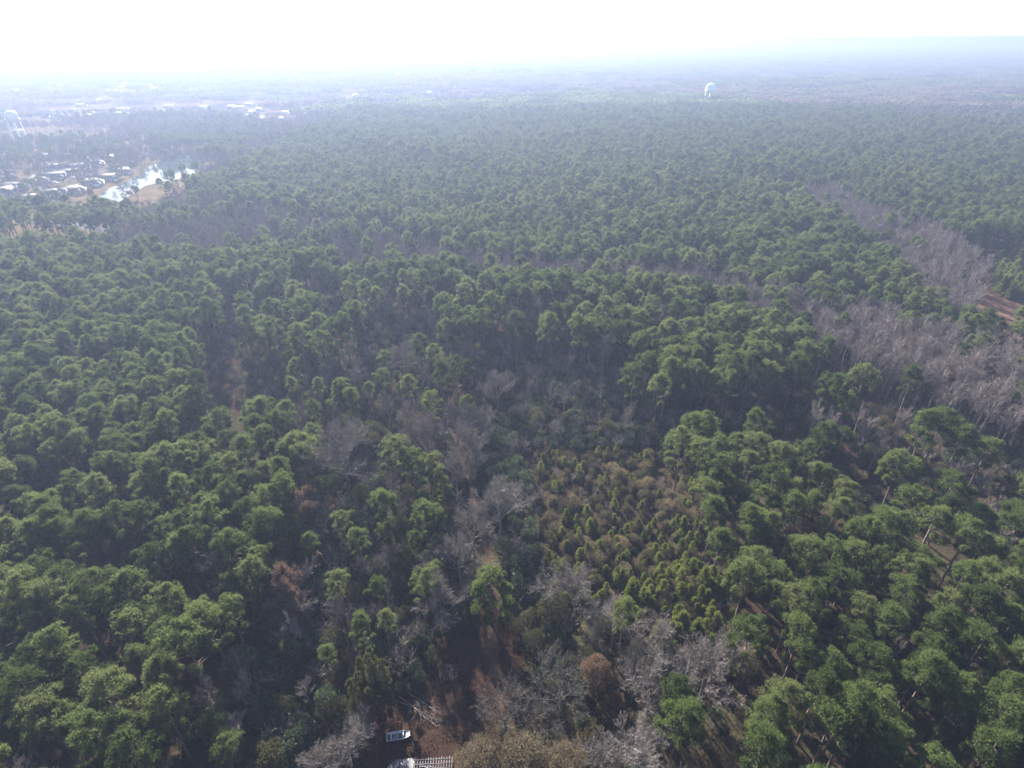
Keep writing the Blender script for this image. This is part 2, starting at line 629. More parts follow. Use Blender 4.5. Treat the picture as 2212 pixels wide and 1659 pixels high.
def patch(name, mix, size=46.0, sp=6.2):
    mb = MB()
    k = int(size / sp)
    for i in range(k):
        for j in range(k):
            x = (i + .5) * sp - size / 2 + rng.uniform(-2, 2)
            y = (j + .5) * sp - size / 2 + rng.uniform(-2, 2)
            u = rng.uniform()
            mi = 0 if u < mix[0] else (1 if u < mix[0] + mix[1] else 2)
            if rng.uniform() < .06:
                continue
            low_pine(mb, x, y, rng.uniform(15, 21) * (1 if mi == 0 else .85), rng.uniform(2.8, 4.2), mi)
    return mb.mesh(name, [M['needle'], M['fartwig'], M['tan']])


M['fartwig'] = leaf_mat('far_bare_twigs', [(0.09, 0.068, 0.06), (0.15, 0.115, 0.10), (0.20, 0.155, 0.14)], 0.3, 0.1, 0.5)


def source_collection(name, meshes):
    c = bpy.data.collections.new(name)
    for i, me in enumerate(meshes):
        o = bpy.data.objects.new('%s_%02d' % (name, i), me)
        c.objects.link(o)
    return c


def scatter(name, srcs, P, idx, rz, sc):
    """one object whose geometry nodes put the given source meshes on its points"""
    P = np.asarray(P, np.float32)
    me = bpy.data.meshes.new(name)
    me.vertices.add(len(P))
    me.vertices.foreach_set('co', P.ravel())
    for nm, arr, ty in (('idx', idx, 'INT'), ('rz', rz, 'FLOAT'), ('sc', sc, 'FLOAT')):
        a = me.attributes.new(nm, ty, 'POINT')
        a.data.foreach_set('value', np.asarray(arr, np.int32 if ty == 'INT' else np.float32))
    me.update()
    o = link(name, me)
    g = bpy.data.node_groups.new(name + '_nodes', 'GeometryNodeTree')
    g.interface.new_socket('Geometry', in_out='INPUT', socket_type='NodeSocketGeometry')
    g.interface.new_socket('Geometry', in_out='OUTPUT', socket_type='NodeSocketGeometry')
    gi = g.nodes.new('NodeGroupInput')
    go = g.nodes.new('NodeGroupOutput')
    m2p = g.nodes.new('GeometryNodeMeshToPoints')
    iop = g.nodes.new('GeometryNodeInstanceOnPoints')
    ci = g.nodes.new('GeometryNodeCollectionInfo')
    ci.inputs[0].default_value = source_collection(name + '_source', srcs)
    ci.inputs['Separate Children'].default_value = True
    ci.inputs['Reset Children'].default_value = True

    def attr(nm, ty):
        n = g.nodes.new('GeometryNodeInputNamedAttribute')
        n.data_type = ty
        n.inputs[0].default_value = nm
        return [s for s in n.outputs if s.enabled and s.name == 'Attribute'][0]
    cx = g.nodes.new('ShaderNodeCombineXYZ')
    g.links.new(attr('rz', 'FLOAT'), cx.inputs[2])
    cs = g.nodes.new('ShaderNodeCombineXYZ')
    sa = attr('sc', 'FLOAT')
    for k in range(3):
        g.links.new(sa, cs.inputs[k])
    g.links.new(gi.outputs[0], m2p.inputs[0])
    g.links.new(m2p.outputs[0], iop.inputs['Points'])
    g.links.new(ci.outputs[0], iop.inputs['Instance'])
    iop.inputs['Pick Instance'].default_value = True
    g.links.new(attr('idx', 'INT'), iop.inputs['Instance Index'])
    e2r = g.nodes.new('FunctionNodeEulerToRotation')
    g.links.new(cx.outputs[0], e2r.inputs[0])
    g.links.new(e2r.outputs[0], iop.inputs['Rotation'])
    g.links.new(cs.outputs[0], iop.inputs['Scale'])
    g.links.new(iop.outputs[0], go.inputs[0])
    md = o.modifiers.new('scatter', 'NODES')
    md.node_group = g
    return o


# ------------------------------------------------------------------ ground
def ground_mat():
    mt, t, out = nt('forest_floor')
    b = t.nodes.new('ShaderNodeBsdfDiffuse')
    big = noise(t, 0.018, 3.0)
    fine = noise(t, 0.9, 5.0)
    c1 = ramp(t, fine, [(0.3, (0.018, 0.013, 0.01)), (0.55, (0.032, 0.022, 0.015)), (0.75, (0.055, 0.037, 0.024))])
    c2 = ramp(t, fine, [(0.3, (0.022, 0.022, 0.013)), (0.7, (0.05, 0.043, 0.025))])
    mx = t.nodes.new('ShaderNodeMix')
    mx.data_type = 'RGBA'
    f = ramp(t, big, [(0.45, (0, 0, 0)), (0.6, (1, 1, 1))])
    t.links.new(f, mx.inputs['Factor'])
    t.links.new(c1, mx.inputs['A'])
    t.links.new(c2, mx.inputs['B'])
    t.links.new(mx.outputs['Result'], b.inputs[0])
    bp = t.nodes.new('ShaderNodeBump')
    bp.inputs['Distance'].default_value = .25
    t.links.new(noise(t, 1.6, 4.0), bp.inputs['Height'])
    t.links.new(bp.outputs[0], b.inputs['Normal'])
    t.links.new(b.outputs[0], out.inputs[0])
    return mt


def litter_mat(name, cols, s1=0.35, s2=3.0):
    mt, t, out = nt(name)
    b = t.nodes.new('ShaderNodeBsdfDiffuse')
    n1 = noise(t, s1, 4.0)
    n2 = noise(t, s2, 4.0, rough=.75)
    ad = t.nodes.new('ShaderNodeMath')
    ad.operation = 'MULTIPLY_ADD'
    t.links.new(n2, ad.inputs[0])
    ad.inputs[1].default_value = .6
    ml = t.nodes.new('ShaderNodeMath')
    ml.operation = 'MULTIPLY'
    ml.inputs[1].default_value = .4
    t.links.new(n1, ml.inputs[0])
    t.links.new(ml.outputs[0], ad.inputs[2])
    n = len(cols)
    c = ramp(t, ad.outputs[0], [(.36 + .28 * i / (n - 1), cols[i]) for i in range(n)])
    t.links.new(c, b.inputs[0])
    bp = t.nodes.new('ShaderNodeBump')
    bp.inputs['Distance'].default_value = .12
    t.links.new(n2, bp.inputs['Height'])
    t.links.new(bp.outputs[0], b.inputs['Normal'])
    t.links.new(b.outputs[0], out.inputs[0])
    return mt


M['ground'] = ground_mat()
M['straw'] = litter_mat('pine_straw', [(.016, .011, .009), (.03, .018, .013), (.056, .033, .022)])
M['sand'] = litter_mat('sandy_track', [(.03, .019, .013), (.05, .032, .021), (.085, .055, .036)])
M['lawn'] = litter_mat('dormant_lawn', [(.04, .036, .018), (.08, .06, .03), (.17, .11, .065)], .045, .5)
M['asphalt'] = litter_mat('worn_asphalt', [(.05, .05, .05), (.08, .08, .08), (.11, .11, .10)], .1, 2.)
M['redsoil'] = litter_mat('red_soil', [(.045, .025, .02), (.08, .045, .033), (.17, .11, .075)], .12, 1.2)


def sheet(name, poly, z, mat, jag=0.0, kind='structure'):
    """a thin sheet laid on the ground; poly in ground metres"""
    poly = [np.array(p[:2], float) for p in poly]
    pts = []
    for i in range(len(poly)):
        a, b = poly[i], poly[(i + 1) % len(poly)]
        k = max(1, int(np.linalg.norm(b - a) / 1.2)) if jag else 1
        for j in range(k):
            p = a + (b - a) * j / k
            if jag:
                p = p + rng.normal(0, jag, 2)
            pts.append((p[0], p[1], z))
    me = bpy.data.meshes.new(name)
    me.from_pydata([tuple(map(float, p)) for p in pts], [], [list(range(len(pts)))])
    me.materials.append(mat)
    me.update()
    if me.polygons[0].normal.z < 0:
        me.flip_normals()
    o = link(name, me)
    if kind:
        o['kind'] = kind
    return o


def gpoly(pts, z=0.0):
    return [at(x, y, z)[:2] for x, y in pts]


def strip(pts, w):
    pts = [np.array(p[:2]) for p in pts]
    L, Rr = [], []
    for i, p in enumerate(pts):
        d = pts[min(i + 1, len(pts) - 1)] - pts[max(i - 1, 0)]
        d /= np.linalg.norm(d)
        nn = np.array([-d[1], d[0]])
        L.append(p + nn * w / 2)
        Rr.append(p - nn * w / 2)
    return L + Rr[::-1]


# one ground sheet out to the horizon, gently uneven near the camera
gb = MB()
edges_x = np.concatenate([np.linspace(-30000, -700, 8), np.linspace(-600, 600, 61), np.linspace(700, 30000, 8)])
edges_y = np.concatenate([np.linspace(-300, -20, 4), np.linspace(0, 1200, 61), np.linspace(1400, 45000, 12)])
X, Y = np.meshgrid(edges_x, edges_y)
Z = np.zeros_like(X)
nx, ny = len(edges_x), len(edges_y)
vv = np.stack([X, Y, Z], -1).reshape(-1, 3)
ii = (np.arange(ny - 1)[:, None] * nx + np.arange(nx - 1)[None, :]).ravel()
gb.add(vv, np.concatenate([np.stack([ii, ii + 1, ii + nx], 1), np.stack([ii + 1, ii + nx + 1, ii + nx], 1)]))
ground = link('ground', gb.mesh('ground', [M['ground']]))
ground['kind'] = 'structure'

TRACK = [(975, 900), (985, 925), (1000, 980), (1018, 1040), (1035, 1100), (1045, 1150), (1060, 1215), (1072, 1290), (1060, 1360), (1070, 1430), (1085, 1500), (1090, 1530)]
track_pts = [at(x, y)[:2] for x, y in TRACK]
YARD = [(1000, 1340), (1040, 1300), (1090, 1310), (1125, 1400), (1135, 1500), (1100, 1560), (1010, 1560), (1040, 1640), (1120, 1760), (800, 1760), (790, 1600), (800, 1520), (900, 1500), (960, 1430), (950, 1370)]
yard = gpoly(YARD)
sheet('straw_yard', yard, 0.004, M['straw'], .25)
sheet('dirt_track', strip(track_pts, 1.9), 0.008, M['sand'], .12)
GAPG = [(425, 735), (500, 745), (520, 800), (515, 900), (480, 905), (450, 860), (430, 800)]
sheet('sandy_clearing', gpoly(GAPG), 0.004, M['straw'], .3)
FIELD = [(2085, 640), (2130, 610), (2135, 560), (2050, 548), (2050, 538), (2600, 540), (2700, 800), (2212, 740), (2110, 710)]
sheet('red_field', gpoly(FIELD), 0.004, M['redsoil'], .3)
RGAP = [(1650, 850), (1750, 850), (1950, 900), (2050, 960), (1960, 1020), (1800, 1000), (1690, 930)]
sheet('straw_floor', gpoly(RGAP), 0.004, M['straw'], .3)
TOWNG = [(-400, 250), (330, 270), (520, 300), (560, 345), (470, 350), (470, 440), (330, 470), (240, 520), (-400, 560)]
sheet('dormant_lawn', gpoly(TOWNG), 0.004, M['lawn'])
sheet('town_ground', gpoly([(-600, 160), (760, 158), (800, 205), (620, 262), (330, 268), (-600, 248)]), 0.003, M['lawn'])
POND = [(228, 432), (212, 424), (240, 404), (262, 398), (300, 378), (318, 362), (350, 348), (372, 338), (420, 332), (462, 338), (466, 347), (440, 352), (432, 366), (400, 384), (350, 392), (312, 402), (286, 418), (262, 436)]

# water
mt, t, out = nt('pond_water')
b = t.nodes.new('ShaderNodeBsdfPrincipled')
b.inputs['Base Color'].default_value = (.03, .045, .04, 1)
b.inputs['Roughness'].default_value = .03
b.inputs['IOR'].default_value = 1.33
bp = t.nodes.new('ShaderNodeBump')
bp.inputs['Distance'].default_value = .006
bp.inputs['Strength'].default_value = .6
t.links.new(noise(t, .35, 3.), bp.inputs['Height'])
t.links.new(bp.outputs[0], b.inputs['Normal'])
t.links.new(b.outputs[0], out.inputs[0])
M['water'] = mt
sheet('pond', gpoly(POND), 0.012, M['water'], .0)
road1 = [(-60, 425), (0, 412), (60, 402), (110, 396), (160, 386), (200, 376), (240, 362), (262, 352)]
sheet('street', strip([at(x, y)[:2] for x, y in road1], 8.0), 0.008, M['asphalt'])
road2 = [(-60, 372), (30, 366), (90, 356), (150, 348), (220, 345), (262, 352)]
sheet('street', strip([at(x, y)[:2] for x, y in road2], 7.5), 0.010, M['asphalt'])
road3 = [(-80, 462), (20, 470), (120, 480), (240, 498), (330, 505)]
sheet('road', strip([at(x, y)[:2] for x, y in road3], 9.0), 0.010, M['asphalt'])

# ------------------------------------------------------------------ which tree stands where
# stands are outlined as they appear at crown height; the first that holds a place decides
SPECS = [
    ('none', [(425, 700), (500, 720), (530, 800), (520, 900), (440, 870), (425, 800)], None),
    ('sparse', [(470, 620), (620, 590), (900, 600), (1000, 655), (900, 655), (780, 690), (700, 720), (600, 750), (470, 700)], (.28, dict(pine=.95, slender_bare=.05), (.95, 1.2))),
    ('none', [(-400, 300), (240, 300), (330, 330), (480, 335), (440, 362), (380, 396), (300, 438), (240, 440), (-400, 440)], None),
    ('none', [(-400, 486), (150, 480), (235, 470), (238, 508), (100, 520), (-400, 528)], None),
    ('row', [(-400, 428), (250, 432), (250, 480), (-400, 488)], (.55, dict(pine=1), (.95, 1.15))),
    ('bareleft', [(250, 425), (380, 400), (490, 430), (700, 455), (900, 500), (960, 530), (900, 560), (760, 575), (700, 525), (560, 515), (470, 540), (240, 515)], (.8, dict(slender_bare=.62, pine=.2, broad_bare=.18), (.78, 1.12))),
    ('shore', [(325, 288), (540, 285), (520, 326), (340, 329)], (1.0, dict(pine=.65, slender_bare=.35), (.8, 1.0))),
    ('none', [(2045, 575), (2060, 500), (2700, 488), (2700, 760), (2212, 690), (2100, 655)], None),
    ('bare2', [(1730, 392), (1800, 396), (1880, 430), (2010, 470), (2110, 530), (2140, 560), (2120, 640), (2080, 680), (1990, 630), (1950, 560), (1850, 490), (1740, 435)], (.9, dict(slender_bare=.84, pine=.12, broad_bare=.04), (.8, 1.0))),
    ('bareband', [(870, 535), (1010, 545), (1230, 560), (1500, 570), (1680, 610), (1760, 650), (1900, 640), (2000, 690), (2212, 720), (2700, 800), (2700, 1010), (2212, 900), (2080, 860), (1950, 800), (1820, 740), (1700, 690), (1500, 620), (1240, 598), (860, 570)], (.9, dict(slender_bare=.86, pine=.11, broad_bare=.03), (.78, 1.12))),
    ('openpine', [(430, 560), (1560, 560), (1600, 700), (1700, 700), (1720, 800), (1600, 830), (1440, 860), (1290, 750), (1080, 705), (960, 730), (900, 650), (780, 680), (700, 760), (480, 770), (430, 700)], (.62, dict(pine=.93, slender_bare=.07), (.95, 1.2))),
    ('none', [(430, 690), (480, 770), (700, 760), (780, 680), (900, 650), (960, 730), (1080, 705), (1290, 750), (1440, 860), (1600, 830), (1720, 800), (1820, 740), (1950, 800), (2080, 860), (2212, 900), (2700, 1010), (2700, 1230), (2212, 1100), (2100, 1075), (2000, 1030), (1960, 1000), (1850, 985), (1780, 940), (1700, 905), (1640, 900), (1560, 890), (1480, 905), (1470, 960), (1510, 1030), (1540, 1120), (1560, 1220), (1570, 1300), (1600, 1400), (1680, 1430), (1560, 1480), (1390, 1500), (1380, 1550), (1450, 1570), (1480, 1900), (400, 1900), (390, 1520), (450, 1400), (540, 1310), (590, 1200), (590, 1100), (650, 1040), (670, 960), (640, 890), (560, 870), (440, 850)], None),
    ('right', [(1400, 880), (2900, 880), (2900, 2200), (1400, 2200)], (.80, dict(pine=.97, slender_bare=.03), (.78, 1.12))),
    ('left', [(-800, 510), (700, 510), (700, 2200), (-800, 2200)], (.86, dict(pine=.98, slender_bare=.02), (.78, 1.12))),
    ('plantation', [(1560, 200), (1800, 236), (2212, 262), (3000, 300), (3000, 520), (2212, 430), (1900, 350), (1700, 290)], (.85, dict(pine=.84, tan_tree=.03, slender_bare=.13), (.78, 1.12))),
    ('plantation', [(480, 440), (400, 402), (450, 378), (560, 328), (640, 290), (745, 236), (880, 222), (1060, 213), (1250, 196), (1530, 203), (1800, 236), (2212, 262), (3000, 300), (3000, 900), (480, 900)], (.9, dict(pine=.985, tan_tree=.01, slender_bare=.005), (.78, 1.12))),
]

trees = {}      # kind -> rows (x, y, scale, stand)
grid = 6.0
ys = np.arange(10, 1050, grid)
GX, GY = [], []
for y in ys:
    half = .92 * (y * .86 + 60) + 35
    xs = np.arange(-half, half, grid)
    GX.append(xs)
    GY.append(np.full(len(xs), y))
GX, GY = np.concatenate(GX), np.concatenate(GY)
GX = GX + rng.uniform(-.42, .42, len(GX)) * grid
GY = GY + rng.uniform(-.42, .42, len(GY)) * grid
px, py, pw = proj(np.stack([GX, GY, np.full(len(GX), 16.5)], 1))
done = np.zeros(len(GX), bool)


def vnoise(x, y, s, seed=0):
    return .5 + .25 * (np.sin(x / s + seed) * np.cos(y / s * 1.3 + seed * 2) + np.sin((x + y) / s * .7 + 1.7 * seed) + .5 * np.cos((x - 1.4 * y) / s * 1.9 + seed))


for name, poly, spec in SPECS:
    ins = inside(px, py, poly) & ~done
    done |= ins
    if spec is None:
        continue
    pr, mix, (s0, s1) = spec
    ids = np.where(ins)[0]
    keep = rng.uniform(size=len(ids)) < pr * (0.5 + .95 * vnoise(GX[ids], GY[ids], 11, 3))
    ids = ids[keep]
    ks = list(mix)
    ch = rng.choice(len(ks), len(ids), p=np.array([mix[k] for k in ks]) / sum(mix.values()))
    # neighbours of one stand are of about one height, with slow swells
    sc = s0 + (s1 - s0) * np.clip(.5 * rng.uniform(size=len(ids)) + .5 * vnoise(GX[ids], GY[ids], 30, 1), 0, 1)
    for q in range(len(ids)):
        trees.setdefault(ks[ch[q]], []).append((GX[ids[q]], GY[ids[q]], sc[q], name))
# far town: where its small houses stand, and the open plots in front of them
TOWN = []
for i in range(100):
    sx = rng.uniform(-10, 660) if i < 82 else rng.uniform(660, 1250)
    sy = rng.uniform(152, 262) if i < 82 else rng.uniform(160, 206)
    TOWN.append((sx, sy, rng.uniform(-20, 40), int(rng.integers(2)), 3 if rng.uniform() < .45 else int(rng.integers(3)), int(rng.integers(4)), None))
TOWN = [h for h in TOWN if h[0] > 90 or h[1] < 215]
plots = np.array([at(h[0], h[1], 3)[:2] for h in TOWN] + [at(a, b, 3)[:2] for a, b in ((200, 246), (410, 205), (440, 232), (425, 178), (480, 176), (575, 170), (330, 190), (378, 216), (500, 205), (655, 246), (1050, 213), (1130, 216), (1100, 166))])


def on_plot(x, y, wx, front, back):
    r_ = np.zeros(len(x), bool)
    for p_ in plots:
        dx, dy = x - p_[0], y - p_[1]
        # the open ground in front lies towards the camera
        u_ = np.hypot(*p_)
        al = (dx * p_[0] + dy * p_[1]) / u_
        ac = np.abs(-dx * p_[1] + dy * p_[0]) / u_
        r_ |= (ac < wx) & (al > -front) & (al < back)
    return r_


# mixed suburb woods beyond, up to 1050 m
done |= on_plot(GX, GY, 15, 75, 12)
ids = np.where(~done)[0]
u = rng.uniform(size=len(ids))
vn = vnoise(GX[ids], GY[ids], 60, 5)
for q, i in enumerate(ids):
    if GY[i] < 300 or vn[q] < .33 or u[q] > (.5 if px[i] < 640 and py[i] < 300 else .72):
        continue
    k = 'pine' if rng.uniform() < .08 + .7 * (vn[q] - .5) else ('slender_bare' if rng.uniform() < .8 else ('tan_tree' if rng.uniform() < .4 else 'broad_bare'))
    trees.setdefault(k, []).append((GX[i], GY[i], rng.uniform(.75, 1.0), 'far'))

trk = np.array(track_pts)


def off_track(x, y, m=2.0):
    d = 1e9
    for i in range(len(trk) - 1):
        a, b = trk[i], trk[i + 1]
        ab = b - a
        t_ = max(0, min(1, ((x - a[0]) * ab[0] + (y - a[1]) * ab[1]) / (ab @ ab)))
        q = a + ab * t_
        d = min(d, math.hypot(x - q[0], y - q[1]))
    return d > m


def fill(poly, z, sp, prob, mix, srange, stand):
    g = np.array([at(a, b, z)[:2] for a, b in poly])
    (x0, y0), (x1, y1) = g.min(0), g.max(0)
    xs, ys_ = np.meshgrid(np.arange(x0, x1, sp), np.arange(y0, y1, sp))
    xs = xs.ravel() + rng.uniform(-.5, .5, xs.size) * sp
    ys_ = ys_.ravel() + rng.uniform(-.5, .5, ys_.size) * sp
    k = inside(xs, ys_, g) & (rng.uniform(size=xs.size) < prob)
    ks = list(mix)
    for x, y_ in zip(xs[k], ys_[k]):
        kk = ks[int(rng.choice(len(ks), p=np.array([mix[q] for q in ks]) / sum(mix.values())))]
        trees.setdefault(kk, []).append((x, y_, rng.uniform(*srange), stand))


fill([(900, 540), (1230, 562), (1500, 572), (1680, 612), (1760, 652), (1900, 642), (2000, 692), (2212, 722), (2400, 760), (2400, 940), (2212, 895), (2080, 855), (1950, 795), (1820, 735), (1700, 685), (1500, 615), (1240, 592), (900, 566)], 15, 5.0, .7, dict(slender_bare=1), (.8, 1.02), 'bareband')
fill([(1730, 392), (1800, 396), (1880, 430), (2010, 470), (2110, 530), (2140, 560), (2120, 640), (2080, 680), (1990, 630), (1950, 560), (1850, 490), (1740, 435)], 15, 5.0, .7, dict(slender_bare=1), (.78, .98), 'bare2')
fill([(600, 930), (960, 930), (1000, 1100), (1010, 1200), (940, 1320), (860, 1400), (640, 1380), (560, 1300), (640, 1150)], 8, 5.8, .5, dict(slender_bare=.45, pine=.55), (.5, .75), 'thicket')
fill([(520, 1350), (700, 1380), (760, 1480), (680, 1520), (560, 1640), (430, 1659), (440, 1500)], 8, 5.5, .7, dict(slender_bare=.7, pine=.3), (.45, .65), 'thicket')
fill([(620, 760), (1000, 760), (980, 900), (640, 940)], 8, 6.0, .4, dict(slender_bare=.5, pine=.5), (.6, .9), 'belt edge')
fill([(1100, 760), (1450, 800), (1440, 900), (1150, 880)], 8, 6.0, .5, dict(slender_bare=.8, pine=.2), (.45, .7), 'belt edge')
fill([(1700, 850), (2000, 940), (2212, 1020), (2300, 1120), (2100, 1050), (1960, 1000), (1700, 930)], 10, 7.0, .7, dict(slender_bare=.85, pine=.15), (.7, .95), 'wood edge')
fill([(-40, 345), (240, 320), (250, 360), (200, 410), (120, 440), (-40, 440)], 7, 13.0, .6, dict(pine=.35, broad_bare=.35, slender_bare=.15, tan_tree=.15), (.45, .8), 'garden')
fill([(235, 318), (330, 305), (380, 322), (310, 350), (250, 380)], 6, 9.0, .8, dict(pine=.3, broad_bare=.3, tan_tree=.2, slender_bare=.2), (.4, .7), 'garden')
fill([(-60, 300), (250, 296), (300, 330), (240, 345), (-60, 350)], 9, 9.0, .75, dict(pine=.4, broad_bare=.2, slender_bare=.2, tan_tree=.2), (.6, .95), 'garden')

